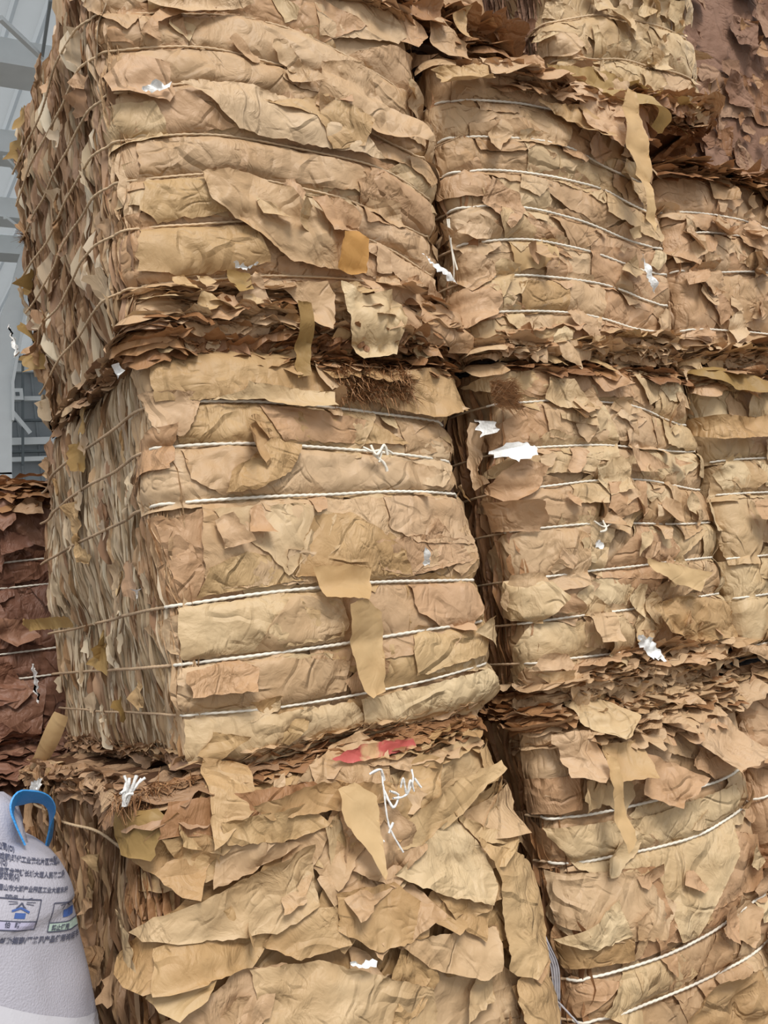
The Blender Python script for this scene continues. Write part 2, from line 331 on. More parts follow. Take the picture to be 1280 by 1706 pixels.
    def fill(s, rows_extra=0, nbig=1., p0=-.02, p1=None, small=40, flaps=14, size=1.):
        rs = s.rs; p1 = p1 if p1 is not None else s.W+.07
        n = len(s.tw); zs = [s.z0] + [float(s.tz(i, np.array([s.W*.4]))[()] if 0 else s.tz(i, s.W*.4)) for i in range(n)] + [s.z1]
        layer = 0
        for a, b in zip(zs[:-1], zs[1:]):
            if b-a < .04: continue
            p = p0-rs.uniform(0, .15)
            while p < p1:
                w = rs.uniform(.16, .5)*size; hh = (b-a)*rs.uniform(.95, 1.7)+.02
                z = (a+b)/2+rs.uniform(-.03, .03)
                po = s.clampz(s.blob(p+w/2, z, w*1.25, min(hh, .30), rot=rs.uniform(-.25, .25)), .01)
                lf = rs.choice([0, 0, 0, .012, .02])
                s.sheet(po, off0=.002+rs.uniform(0, .008), amp=rs.uniform(.009, .017), lift=lf, mat=rs.choice(s.mats), L=rs.uniform(.07, .14)); p += w*rs.uniform(.62, .85)
        for i in range(small):
            p = rs.uniform(p0, p1); z = rs.uniform(s.z0+.03, s.z1-.03); w = rs.uniform(.06, .19)*size
            s.sheet(s.clampz(s.blob(p, z, w, w*rs.uniform(.4, 1.1), rot=rs.uniform(-1, 1))), off0=.008+rs.uniform(0, .01), amp=.007, lift=rs.choice([0, .01, .02, .04]), h=.011, L=.06, flap=rs.random() < .3)
        for i in range(flaps):
            p = rs.uniform(p0, p1); z = rs.uniform(s.z0+.05, s.z1-.02); w = rs.uniform(.06, .18)*size
            s.sheet(s.blob(p, z, w, w*rs.uniform(.5, .9), rot=rs.uniform(-.8, .8)), off0=.012, amp=.010, lift=rs.uniform(.03, .085), ldir=(rs.uniform(-1, .6), rs.uniform(-1, .7)), h=.012, flap=True, hang=.015)
    def shelf(s, zc, zr, p0, p1, n, out=.05, mats=None, stuff=True, dens=1.):
        """horizontally pressed sheets seen edge-on, poking out of the face"""
        rs = s.rs; mb = MB()
        for i in range(n):
            L = rs.uniform(.12, .62); p = rs.uniform(p0-L*.3, p1-L*.3); z = zc+rs.uniform(-1, 1)*zr
            m = max(5, int(L/.011)); k = 4; sd = rs.randint(0, 9999); o1 = rs.uniform(.1, 1)*out; dr = rs.uniform(-.9, .35); tilt = rs.uniform(-.06, .06)
            ps = np.linspace(p, p+L, m); og = np.linspace(-.03, 1, k)
            g, q = np.meshgrid(ps, og, indexing='ij'); g = g.ravel(); q = q.ravel()
            env = np.sin(np.clip((g-p)/L, .02, .98)*math.pi)**.3
            o = np.where(q > 0, q*o1*env*(1+.6*vn(g*14, g*0, sd)+.35*vn(g*45, g*0, sd+5)), -.03)
            zz = z+tilt*(g-p)+.010*vn(g*9, g*0, sd+1)+.010*vn(g*26, q*1.2, sd+2)*(.4+q)+.006*vn(g*60, q*2, sd+3)*q+dr*np.maximum(o, 0)*q
            v = s.S(g, zz, o-.003)
            if stuff: mb.add(v, grid_faces(m, k))
            else: mkobj('paper_layer', v, grid_faces(m, k), rs.choice(mats or s.mats), s.root, sharp=50)
        if stuff: tag(mb.build('layered_paper_edges', mats[0] if mats else s.mats[0], s.root, sharp=50), kind='stuff')
    def lamellae(s, n, p0, p1, out=.022, mat=None, lr=(.06, .4), wob=.012, name='paper_edges', zlim=None, tiltr=.05):
        rs = s.rs; mb = MB(); zl = zlim or (s.z0, s.z1)
        for i in range(n):
            L = rs.uniform(*lr); p = rs.uniform(p0, p1); z = rs.uniform(zl[0]-.02, zl[1]-L*.8); m = max(4, int(L/.022)); sd = rs.randint(0, 9999)
            z = max(z, s.z0); zs = np.linspace(z, min(z+L, s.z1), m); og = np.linspace(-.4, 1, 3); o1 = rs.uniform(.15, 1)*out; ben = rs.uniform(-1, 1)*1.1; ti = rs.gauss(0, tiltr)
            g, q = np.meshgrid(zs, og, indexing='ij'); g = g.ravel(); q = q.ravel(); env = np.sin(np.clip((g-z)/(zs[-1]-z+1e-6), .03, .97)*math.pi)**.4
            o = q*o1*env*(1+.6*vn(g*18, g*0, sd))
            pp = p+ti*(g-z)+wob*vn(g*8, g*0, sd+1)+.004*vn(g*35, q, sd+2)+ben*np.maximum(o, 0)*q
            mb.add(s.S(pp, g, o-.002), grid_faces(m, 3))
        tag(mb.build(name, mat or s.sm, s.root, sharp=60), kind='stuff')
    def sidefill(s, n, p0, p1, size=(.03, .10), tall=2.2, lift=(.0, .05), mats=None):
        rs = s.rs
        for i in range(n):
            w = rs.uniform(*size); hh = w*rs.uniform(1, tall); p = rs.uniform(p0, p1); z = rs.uniform(s.z0+.03, s.z1-.03)
            s.sheet(s.clampz(s.blob(p, z, w, hh, rot=rs.uniform(-.4, .4))), off0=.006+rs.uniform(0, .012), amp=.009, lift=rs.uniform(*lift), ldir=(rs.choice([-1, 1]), rs.uniform(-.8, .6)),
                    mat=rs.choice(mats or [s.sm]), h=.012, L=.05, flap=True, rag=.006)

def rope(C3, r, mats, parent, split=0, name='twine', lobes=8, pitch=.022):
    C3 = np.asarray(C3); T = np.gradient(C3, axis=0); T /= np.linalg.norm(T, axis=1)[:, None]+1e-9
    U = np.cross(T, [0, 0, 1.]); bad = np.linalg.norm(U, axis=1) < .2; U[bad] = np.cross(T[bad], [1., 0, 0]); U /= np.linalg.norm(U, axis=1)[:, None]; Vv = np.cross(U, T)
    s = np.concatenate([[0], np.cumsum(np.linalg.norm(np.diff(C3, axis=0), axis=1))]); v = []
    for i in range(len(C3)):
        for j in range(lobes):
            a = 2*math.pi*j/lobes; rr = r*(.72+.42*abs(math.cos(a-s[i]/pitch*math.pi)))
            v.append(C3[i]+U[i]*math.cos(a)*rr+Vv[i]*math.sin(a)*rr)
    f = [(i*lobes+j, i*lobes+(j+1) % lobes, (i+1)*lobes+(j+1) % lobes, (i+1)*lobes+j) for i in range(len(C3)-1) for j in range(lobes)]
    o = mkobj(name, v, f, mats, parent)
    if split > 0:
        for i, pl in enumerate(o.data.polygons):
            if i//lobes < split: pl.material_index = 1
    return o
def curve_pts(P, n=30):
    P = np.array(P, float); t = np.linspace(0, len(P)-1, n); out = []
    for q in t:
        i = min(int(q), len(P)-2); u = q-i; p0 = P[max(i-1, 0)]; p1 = P[i]; p2 = P[i+1]; p3 = P[min(i+2, len(P)-1)]
        out.append(.5*(2*p1+(p2-p0)*u+(2*p0-5*p1+4*p2-p3)*u*u+(3*p1-p0-3*p2+p3)*u**3))
    return np.array(out)

# ================================================================== the setting
m_floor = simple('concrete', srgb(120,116,110), .8, noise_amt=.12, bump=.3)
m_roof = simple('roof_sheet', srgb(140,147,152), .6, noise_amt=.03)
m_steel = simple('painted_steel', srgb(226,230,231), .5, noise_amt=.02)
m_wall = simple('wall_sheet', srgb(150,156,160), .6, noise_amt=.04)
m_darkst = simple('dark_steel', srgb(104,112,116), .6)
tr_ = m_roof.node_tree; mxs = tr_.nodes.new('ShaderNodeMixShader'); tl_ = tr_.nodes.new('ShaderNodeBsdfTranslucent'); tl_.inputs[0].default_value = (.8, .84, .86, 1); mxs.inputs[0].default_value = .26  # translucency added to the roof sheet so sky light from above brightens it
tr_.links.new(tr_.nodes['Principled BSDF'].outputs[0], mxs.inputs[1]); tr_.links.new(tl_.outputs[0], mxs.inputs[2]); tr_.links.new(mxs.outputs[0], tr_.nodes['Material Output'].inputs['Surface'])
def structure(o): o['kind'] = 'structure'; return o
b = MB(); b.box((-30, -12, -.25), (30, 40, -.15)); structure(b.build('floor', m_floor, smooth=False))
ZC = 8.0
b = MB()   # ribbed roof sheeting
xs = np.arange(-14, 16, .33)
pr = []
for x in xs: pr += [(x, 0), (x+.25, 0), (x+.27, .05), (x+.31, .05)]
v = []; 
for (x, z) in pr: v += [(x, 5, ZC+.12+z), (x, 19.6, ZC+.12+z)]
f = [(2*i, 2*i+1, 2*i+3, 2*i+2) for i in range(len(pr)-1)]
b.add(v, f); roof = structure(b.build('ceiling', m_roof, smooth=False))
for k, (py, w) in enumerate([(-90, .16), (104, .26), (246, .22), (352, .2), (412, .2)]):
    y = None; r = ray(45, py); t = (ZC-CAM[2])/r[2]; y = CAM[1]+t*r[1]
    b = MB(); b.box((-14, y-w*.9, ZC-.16), (16, y-w*.9+.05, ZC+.1)); b.box((-14, y-w*.9, ZC-.2), (16, y+w*.9, ZC-.16)); b.build('purlin', m_steel, roof, smooth=False)
for (a, c) in [((100, 2), (124, 30)), ((8, 262), (52, 312)), ((8, 362), (34, 382)), ((0, 30), (70, 96)), ((84, 0), (70, 96)), ((60, 150), (44, 240))]:
    q = []
    for px, py in (a, c):
        r = ray(px, py); t = (ZC-.28-CAM[2])/r[2]; q.append(CAM+t*r)
    b = MB(); b.bar(q[0], q[1], .05 if a[0] != 84 and a[0] != 60 else .03); b.build('brace', m_steel if a[0] != 84 else m_wall, roof, smooth=False)
YW = 19.5
b = MB(); v = []
xs = np.arange(-14, 16, .4); pr = []
for x in xs: pr += [(x, 0), (x+.33, 0), (x+.35, -.04), (x+.38, -.04)]
for (x, yy) in pr: v += [(x, YW+yy, -.15), (x, YW+yy, ZC+.2)]
b.add(v, [(2*i, 2*i+1, 2*i+3, 2*i+2) for i in range(len(pr)-1)]); wall = structure(b.build('wall_back', m_wall, smooth=False))
for py, hgt, mt in [(500, .10, m_steel), (593, .05, m_darkst), (612, .20, m_steel), (664, .10, m_steel), (700, .05, m_darkst), (735, .16, m_steel), (752, .05, m_darkst), (765, .10, m_steel)]:
    q = at(40, py, YW-.3); b = MB(); b.box((-14, YW-.32, q[2]-hgt/2), (16, YW-.22, q[2]+hgt/2)); b.build('girt', mt, wall, smooth=False)
for a, c in [((20, 686), (50, 722)), ((46, 600), (60, 545)), ((24, 600), (60, 500)), ((0, 466), (20, 492)), ((38, 600), (38, 775))]:
    p, q = at(*a, YW-.5), at(*c, YW-.5); b = MB(); b.bar(p, q, .09 if a[0] != 38 else .05); b.build('brace', m_steel if a[0] != 38 else m_darkst, wall, smooth=False)
q = at(28, 658, YW-.5); b = MB(); b.box((q[0]-.12, q[1]-.08, q[2]-.13), (q[0]+.12, q[1]+.06, q[2]+.13)); lamp_box = b.build('light_fixture_box', m_steel, smooth=False)  # small light fixture box, modelled without light of its own
b = MB(); b.box((q[0]-.04, q[1]-.10, q[2]-.04), (q[0]+.04, q[1]-.08, q[2]+.04)); b.build('fixture_front', m_darkst, lamp_box, smooth=False)
tag(lamp_box, 'small pale square light fixture box on the far warehouse wall beside the white column', 'box')
YC = 12.0
def prism(pts, Y, th, mt, name, parent=None):
    P = [at(px, py, Y) for px, py in pts]; n = len(P)
    v = [tuple(p) for p in P] + [(p[0], p[1]+th, p[2]) for p in P]
    return mkobj(name, v, [tuple(range(n))[::-1], tuple(range(n, 2*n))]+[(i, (i+1) % n, n+(i+1) % n, n+i) for i in range(n)], mt, parent, smooth=False)
colm = prism([(-60, 790), (20, 790), (20, 650), (-60, 650)], YC, .22, m_steel, 'steel_column')
c0 = at(-60, 790, YC); b = MB(); b.box((c0[0]-.1, YC, -.15), (at(20, 790, YC)[0], YC+.22, c0[2])); b.build('column_shaft', m_steel, colm, smooth=False)
prism([(-60, 651), (20, 651), (19, 636), (46, 486), (56, 420), (100, 300), (82, 300), (34, 424), (18, 482), (-4, 540), (-60, 620)], YC+.02, .18, m_steel, 'tapered_haunch', colm)
prism([(20, 700), (24, 700), (24, 636), (51, 486), (62, 420), (58, 420), (46, 486), (19, 636)], YC-.06, .3, m_steel, 'flange', colm)
structure(colm)

# ================================================================== the bales
F_TAN = [m_tan, m_tan, m_warm, m_gold, m_pale]; F_TOP = [m_tan, m_warm, m_tan, m_pale]; F_GOLD = [m_gold, m_tan, m_gold, m_pale, m_tan]
FULL = None
def front_common(B, side=True, ncore=True): B.core()
def Pz(B, pts, Y=None):
    """pixel outline -> (p, z) on the bale's front"""
    out = []
    for px, py in pts:
        q = at(px, py, B.yf-.03 if Y is None else Y); out.append((q[0]-B.x0, q[2]))
    return out
def Ps(B, pts):
    out = []
    for px, py in pts:
        q = atX(px, py, B.x0-.03); out.append((-(q[1]-B.yf), q[2]))
    return out

# ---- middle bale of the front stack (the big one in the centre)
A2 = Bale('central tan bale of the nearest stack with bright white twines and ridged side', 0, 1.0, 0, 1.37, 1.105, 2.185,
    [[(262,667),(450,668),(640,684),(780,700)], [(300,740),(410,741),(480,743),(600,748),(770,764)], [(285,838),(450,830),(640,819),(770,820)],
     [(295,1008),(400,993),(480,985),(640,968),(800,964)], [(305,1107),(370,1099),(570,1073),(720,1048),(810,1034)], [(308,1193),(430,1184),(600,1158),(720,1132),(820,1105)]],
    11, F_TAN, m_side, r0=.035, r1=.15)
A2.core(); A2.fill(small=22, flaps=3)
A2.lamellae(1500, -1.28, -.03, .013, wob=.008, tiltr=.03, lr=(.08, .5)); A2.lamellae(130, -1.28, -.05, .026, m_side3, lr=(.05, .2))
A2.lamellae(160, -.09, .02, .014, m_tan, lr=(.1, .35))
A2.sidefill(26, -1.25, -.08, (.03, .08), 2.6, (0, .03), [m_side, m_side, m_side3])
A2.sidefill(12, -.9, -.08, (.05, .09), 1.5, (.01, .05), [m_olive, m_gold])
for i in range(6): A2.twine(i, r=.0043 if i else .0034)
# signature sheets
sh = lambda B, pts, **k: B.sheet(Pz(B, pts), **k)
sh(A2, [(250,572),(420,578),(610,600),(600,655),(420,662),(330,668),(262,666)], off0=.010, amp=.006, mat=m_gold, L=.2, flap=True)
sh(A2, [(600,655),(660,618),(760,612),(806,640),(800,672),(740,700),(660,680)], off0=.02, amp=.010, mat=m_gold, lift=.05, ldir=(.4, -1), flap=True)
sh(A2, [(408,640),(510,655),(554,660),(553,686),(510,688),(430,668),(330,672),(400,655)], off0=.024, amp=.006, mat=m_pale, lift=.05, ldir=(.3, -1), flap=True)
sh(A2, [(262,670),(420,672),(600,690),(700,740),(420,738),(300,736)], off0=.008, amp=.008, mat=m_gold, L=.16)
sh(A2, [(430,672),(560,688),(620,700),(600,738),(470,735)], off0=.014, amp=.008, mat=m_warm)
sh(A2, [(300,746),(480,746),(700,768),(780,790),(770,814),(560,824),(365,828),(310,800)], off0=.008, amp=.010, mat=m_tan, L=.2)
sh(A2, [(445,735),(500,745),(480,790),(415,822),(365,826),(372,792),(410,765)], off0=.016, amp=.008, mat=m_gold, flap=True)
sh(A2, [(330,842),(560,832),(800,828),(808,880),(790,930),(640,965),(480,975),(340,985),(325,900)], off0=.008, amp=.012, mat=m_tan, L=.22)
sh(A2, [(345,850),(500,842),(560,860),(540,900),(470,962),(440,930),(370,880)], off0=.014, amp=.016, mat=m_pale, L=.16)
sh(A2, [(520,862),(590,856),(680,918),(700,958),(640,966),(480,962),(500,900)], off0=.018, amp=.012, mat=m_gold, L=.14)
sh(A2, [(340,948),(400,922),(445,930),(500,968),(400,984),(325,998)], off0=.018, amp=.006, mat=m_gold)
sh(A2, [(300,1012),(480,990),(560,985),(575,1060),(440,1085),(310,1100)], off0=.010, amp=.008, mat=m_pale, L=.2)
sh(A2, [(480,990),(560,1000),(580,1040),(570,1068),(420,1090),(440,1040)], off0=.014, amp=.008, mat=m_tan)
sh(A2, [(690,972),(800,968),(812,1010),(790,1050),(740,1040),(700,1020)], off0=.020, amp=.010, mat=m_warm, lift=.03, ldir=(0, -1))
sh(A2, [(700,1040),(790,1042),(830,1050),(815,1090),(700,1125),(690,1080)], off0=.012, amp=.010, mat=m_gold)
sh(A2, [(305,1112),(460,1094),(590,1100),(588,1150),(440,1180),(312,1188)], off0=.008, amp=.010, mat=m_tan)
sh(A2, [(312,1200),(440,1190),(600,1168),(640,1210),(590,1235),(430,1275),(320,1285)], off0=.010, amp=.010, mat=m_pale, L=.2)
sh(A2, [(610,1164),(720,1138),(820,1112),(850,1150),(850,1186),(740,1212),(620,1232)], off0=.012, amp=.006, mat=m_pale, L=.2, flap=True)
sh(A2, [(508,948),(560,944),(612,948),(606,985),(594,1002),(525,998)], off0=.030, amp=.004, mat=m_flat, lift=.03, ldir=(0, -1), flap=True)
sh(A2, [(612,905),(720,890),(800,900),(806,930),(700,958),(640,950)], off0=.014, amp=.012, mat=m_warm)
sh(A2, [(640,830),(700,826),(780,828),(812,870),(800,905),(700,905),(650,880)], off0=.016, amp=.012, mat=m_tan, L=.12)
A2.shelf(1.118, .018, .0, 1.05, 90, .035, [m_tan]); A2.shelf(2.168, .018, .45, 1.1, 90, .05, [m_brown])
A2.shelf(2.16, .02, 0, 1.1, 12, .05, [m_warm, m_gold], stuff=False)

# ---- top bale of the front stack
A3 = Bale('tan bale on top of the nearest stack with rough brown side and ragged bottom', 0, 1.04, 0, 1.08, 2.2, 3.37,
    [[(210,10),(385,20),(500,52),(610,108),(700,150)], [(225,76),(300,77),(400,94),(540,132),(690,200)], [(222,148),(290,142),(390,149),(540,190),(700,262)],
     [(220,222),(330,226),(450,243),(550,263),(640,288),(720,330)], [(230,293),(330,291),(480,310),(600,342),(725,388)], [(232,375),(400,368),(560,380),(640,404),(738,452)],
     [(240,470),(420,455),(600,462),(760,500)]],
    23, F_TOP, m_side3, r0=.045, r1=.13, twm=[m_twine2, m_twine2], pill=.016)
A3.taper = .16; A3.core(); A3.fill(small=26, flaps=9, size=1.25)
A3.lamellae(1500, -1.08, -.02, .024, m_side3, lr=(.08, .38), tiltr=.07, wob=.016); A3.lamellae(260, -1.08, -.03, .036, m_side, lr=(.06, .25), tiltr=.1)
A3.sidefill(34, -1.05, -.06, (.03, .09), 2.4, (.01, .05), [m_side3, m_side, m_side, m_warm]); A3.sidefill(14, -1.08, -.95, (.04, .10), 1.6, (.02, .08), [m_side3, m_olive, m_warm])
A3.lamellae(170, -.12, .02, .02, m_tan, lr=(.1, .35))
for i in range(6): A3.twine(i, r=.0034, off=-.001, soff=.034)
A3.twine(6, r=.0032, off=-.006, soff=.04)
sh(A3, [(225,25),(400,18),(500,55),(600,100),(700,150),(700,200),(540,130),(400,94),(230,76)], off0=.008, amp=.010, mat=m_tan, L=.26)
sh(A3, [(225,0),(400,0),(420,18),(300,40),(262,14)], off0=.02, amp=.008, mat=m_tan, lift=.05, ldir=(0, -1), flap=True)
sh(A3, [(262,15),(390,14),(382,22),(300,28),(255,44),(262,74),(225,60)], off0=.016, amp=.008, mat=m_warm, flap=True)
sh(A3, [(222,84),(400,98),(560,140),(600,170),(560,190),(400,148),(290,140),(212,150)], off0=.008, amp=.010, mat=m_tan, L=.24)
sh(A3, [(290,148),(400,152),(560,195),(640,280),(560,262),(430,238),(390,228),(330,175)], off0=.018, amp=.006, mat=m_tan, L=.24, flap=True)
sh(A3, [(222,170),(300,160),(385,222),(330,224),(222,220)], off0=.009, amp=.010, mat=m_warm, L=.2)
sh(A3, [(530,120),(600,120),(640,180),(690,225),(700,260),(620,240),(520,190)], off0=.02, amp=.012, mat=m_tan, lift=.06, ldir=(1, -1), flap=True)
sh(A3, [(430,180),(540,175),(612,225),(600,262),(550,262),(520,210)], off0=.02, amp=.010, mat=m_gold, lift=.04, ldir=(1, .4), flap=True)
sh(A3, [(225,232),(330,232),(480,252),(600,285),(620,330),(520,318),(400,295),(230,290)], off0=.009, amp=.009, mat=m_tan, L=.24)
sh(A3, [(235,298),(330,296),(400,310),(465,335),(480,360),(400,352),(260,370),(232,350)], off0=.006, amp=.010, mat=m_gold, L=.2)
sh(A3, [(325,290),(405,300),(470,325),(500,350),(600,400),(600,460),(480,440),(400,380),(345,340)], off0=.022, amp=.010, mat=m_tan, L=.2, flap=True)
sh(A3, [(415,342),(440,352),(474,375),(472,386),(425,372)], off0=.035, amp=.004, mat=m_pale, lift=.04, ldir=(0, -1), flap=True)
sh(A3, [(232,375),(330,372),(420,380),(450,440),(300,460),(235,450)], off0=.010, amp=.014, mat=m_gold, L=.12)
sh(A3, [(600,345),(720,392),(745,450),(740,480),(680,470),(620,420),(560,380)], off0=.014, amp=.010, mat=m_tan, L=.2)
sh(A3, [(620,285),(715,328),(735,385),(720,386),(640,352),(600,338)], off0=.012, amp=.010, mat=m_warm, L=.2)
sh(A3, [(510,340),(560,345),(600,372),(590,400),(545,400),(525,375)], off0=.03, amp=.014, mat=m_warm, lift=.04, flap=True, L=.05)
for z, n, o in ((2.215, 130, .08), (2.27, 90, .06), (2.34, 60, .05)): A3.shelf(z, .03, -.02, 1.1, n, o, [m_tan if z > 2.25 else m_brown])
A3.shelf(2.28, .07, .0, 1.0, 40, .07, [m_warm, m_tan, m_brown, m_pale], stuff=False)
A3.shelf(3.35, .02, .4, 1.1, 50, .06, [m_warm])
for i in range(16):
    r = A3.rs; p = r.uniform(.05, 1.05); z = r.uniform(2.2, 2.42); w = r.uniform(.05, .13)
    if p < .95 or r.random() < .8: A3.sheet(A3.blob(p, z, w, w*r.uniform(.6, 1.3), rot=r.uniform(-.6, .6)), off0=.03, amp=.012, lift=r.uniform(.02, .08), ldir=(r.uniform(-.6, .6), -1), mat=r.choice([m_tan, m_warm, m_pale, m_gold]), h=.011, flap=True, L=.06)
sh(A3, [(562,478),(600,505),(640,498),(665,545),(655,600),(600,606),(575,560)], off0=.05, amp=.02, mat=m_pale, lift=.07, ldir=(0, -1), flap=True, L=.09)
sh(A3, [(600,470),(690,490),(790,540),(800,590),(740,580),(660,560)], off0=.03, amp=.02, mat=m_warm, lift=.08, ldir=(.4, -1), flap=True, L=.08)
sh(A3, [(460,480),(540,478),(555,500),(545,560),(515,545),(480,500)], off0=.04, amp=.01, mat=m_tan, lift=.03, ldir=(0, -1), flap=True)
sh(A3, [(372,455),(412,462),(415,490),(385,498)], off0=.045, amp=.006, mat=m_olive, lift=.03, ldir=(0, -1), flap=True)

# ---- bottom bale of the front stack
A1 = Bale('bottom bale of the nearest stack with loose drooping sheets and hardly any twine', -.145, .905, -.03, 1.35, -.15, 1.09,
    [[(238,1430),(420,1440),(640,1400),(840,1340)]], 37, F_GOLD, m_side3, r0=.06, pill=.014, bulge=.05, twm=[m_twine2, m_twine2])
A1.core(); A1.fill(small=16, flaps=6, size=1.4)
rs = A1.rs
for i in range(46):
    p = rs.uniform(0, 1.15); z = rs.uniform(.3, 1.05); w = rs.uniform(.14, .34)
    A1.sheet(A1.blob(p, z, w, w*rs.uniform(.4, .8), rot=rs.uniform(-.2, .9)), off0=rs.uniform(.006, .02), amp=.016, lift=rs.choice([0, .02, .05]), ldir=(rs.uniform(-1, 1), -1), L=.12, flap=True)
A1.lamellae(1000, -1.33, -.02, .022, m_side3, lr=(.08, .35), wob=.016); A1.lamellae(200, -.12, .03, .02, m_brown, lr=(.1, .3))
A1.sidefill(40, -1.3, -.05, (.04, .10), 2.4, (.01, .05), [m_side3, m_warm, m_gold])
A1.twine(0, r=.004)
A1.shelf(1.075, .012, -.0, 1.1, 60, .03, [m_brown]); A1.shelf(1.06, .03, -1.3, .1, 90, .045, [m_side3]); A2.shelf(1.13, .02, -1.3, .05, 60, .03, [m_side3]); A3.shelf(2.22, .03, -1.05, .05, 60, .05, [m_side3]); A1.shelf(1.03, .04, .05, 1.0, 16, .045, [m_gold, m_tan], stuff=False)
b = MB(); r_ = random.Random(5)      # the crumpled top ledge of the bottom bale in front of and beside the middle bale
def ledge(B, y0, y1, xa, xb, z, seed, mat, name='top_sheet', amp=.018, nx=60, ny=26):
    gx, gy = np.meshgrid(np.linspace(xa, xb, nx), np.linspace(y0, y1, ny), indexing='ij'); gx = gx.ravel(); gy = gy.ravel()
    zz = z+amp*fold(gx, gy, seed, 5, .08)+amp*.6*vn(gx*12, gy*12, seed)
    return mkobj(name, np.stack([gx, gy, zz], -1)-B.loc, grid_faces(nx, ny), mat, B.root, sharp=50)
ledge(A1, -.02, 1.3, -.13, .88, 1.075, 5, m_side3, amp=.03, nx=110, ny=110)
sh(A1, [(212,1350),(262,1345),(270,1360),(262,1430),(232,1425),(212,1400)], off0=.02, amp=.008, mat=m_olive, lift=.02, ldir=(0, -1), flap=True)
sh(A1, [(270,1335),(400,1318),(520,1300),(560,1330),(440,1355),(350,1390),(265,1395)], off0=.02, amp=.014, mat=m_brown, flap=True)
sh(A1, [(348,1368),(420,1352),(505,1335),(540,1372),(480,1395),(360,1405)], off0=.03, amp=.012, mat=m_gold, lift=.03, ldir=(0, 1), flap=True)
sh(A1, [(268,1395),(330,1392),(352,1410),(350,1465),(300,1475)], off0=.02, amp=.012, mat=m_gold, flap=True)
sh(A1, [(505,1400),(512,1500),(440,1548),(300,1566),(250,1550),(270,1520),(400,1450)], off0=.034, amp=.012, mat=m_pale, lift=.03, ldir=(0, 1), flap=True, L=.2)
sh(A1, [(350,1410),(440,1398),(500,1400),(400,1455),(340,1480)], off0=.022, amp=.010, mat=m_tan, flap=True)
sh(A1, [(690,1400),(750,1350),(790,1400),(812,1460),(800,1494),(720,1480),(640,1450)], off0=.035, amp=.012, mat=m_pale, lift=.03, ldir=(0, -1), flap=True, L=.18)
sh(A1, [(640,1380),(740,1300),(815,1265),(820,1280),(760,1350),(700,1400),(650,1410)], off0=.03, amp=.012, mat=m_gold, lift=.03, ldir=(1, 0), flap=True)
sh(A1, [(745,1345),(800,1370),(870,1400),(870,1410),(830,1400),(790,1395)], off0=.04, amp=.01, mat=m_gold, flap=True)
sh(A1, [(780,1385),(830,1410),(865,1440),(893,1480),(890,1560),(860,1620),(828,1600),(820,1500),(815,1450)], off0=.05, amp=.016, mat=m_gold, lift=.04, ldir=(1, -.3), flap=True, L=.1)
sh(A1, [(850,1610),(900,1590),(926,1640),(915,1720),(865,1720),(840,1650)], off0=.05, amp=.014, mat=m_gold, lift=.03, flap=True)
sh(A1, [(640,1560),(700,1545),(815,1530),(812,1600),(780,1615),(700,1600)], off0=.03, amp=.010, mat=m_tan, lift=.04, ldir=(1, -1), flap=True)
sh(A1, [(460,1510),(540,1500),(560,1560),(480,1590),(420,1570)], off0=.03, amp=.010, mat=m_gold, flap=True)
sh(A1, [(270,1600),(330,1590),(340,1620),(300,1680),(275,1650)], off0=.03, amp=.008, mat=m_gold, lift=.04, flap=True)
sh(A1, [(213,1530),(250,1555),(262,1600),(270,1630),(230,1640),(215,1600)], off0=.03, amp=.012, mat=m_pale, lift=.03, flap=True)
sh(A1, [(400,1610),(520,1590),(700,1630),(720,1720),(560,1720),(420,1700)], off0=.02, amp=.018, mat=m_pale, flap=True, L=.14)

sh(A1, [(400,1240+100),(520,1300),(640,1300),(650,1325),(560,1345),(430,1362)], off0=.04, amp=.012, mat=m_gold, lift=.02, ldir=(0, 1), flap=True)
sh(A1, [(560,1330),(640,1335),(700,1400),(640,1470),(560,1440)], off0=.03, amp=.018, mat=m_tan, flap=True, L=.09)
sh(A1, [(540,1480),(640,1460),(700,1500),(690,1545),(600,1570),(540,1540)], off0=.03, amp=.018, mat=m_gold, flap=True, L=.1)
# ---- bales of the second stack
B2 = Bale('middle bale of the second stack with thin pale twines and frayed top left corner', 1.13, 2.085, 0, 1.3, 1.06, 2.165,
    [[(880,667),(950,665),(1055,675),(1140,705)], [(830,750),(900,744),(1000,742),(1140,752)], [(900,812),(1000,800),(1080,800),(1160,815)], [(870,882),(1000,872),(1150,874)],
     [(870,965),(940,957),(1170,930)], [(870,1040),(940,1029),(1060,1014),(1190,990)], [(890,1105),(1080,1082),(1210,1050)]],
    41, [m_tan, m_pale, m_warm, m_tan, m_pale], m_brown, pill=.016)
B2.core(); B2.fill(small=60, flaps=20, size=.9)
for i in range(7): B2.twine(i, r=.0036, pmin=-.3)
B2.lamellae(160, -.6, .02, .02, m_brown); B2.shelf(1.1, .05, -.03, 1.1, 110, .07, [m_tan]); B2.shelf(1.12, .07, 0, 1.0, 34, .08, [m_tan, m_warm, m_gold], stuff=False); B2.shelf(2.15, .02, 0, 1.1, 70, .05, [m_brown])
sh(B2, [(840,615),(960,612),(1050,622),(1055,664),(960,662),(905,664),(850,650)], off0=.012, amp=.006, mat=m_warm, L=.2)
sh(B2, [(900,672),(1050,680),(1060,735),(980,738),(910,730)], off0=.014, amp=.012, mat=m_tan, L=.08)
sh(B2, [(1020,745),(1060,758),(1100,785),(1050,790)], off0=.035, amp=.005, mat=m_warm, lift=.04, ldir=(-1, 0), flap=True)
sh(B2, [(1000,806),(1060,806),(1055,850),(1020,868),(995,850)], off0=.025, amp=.005, mat=m_warm, flap=True)
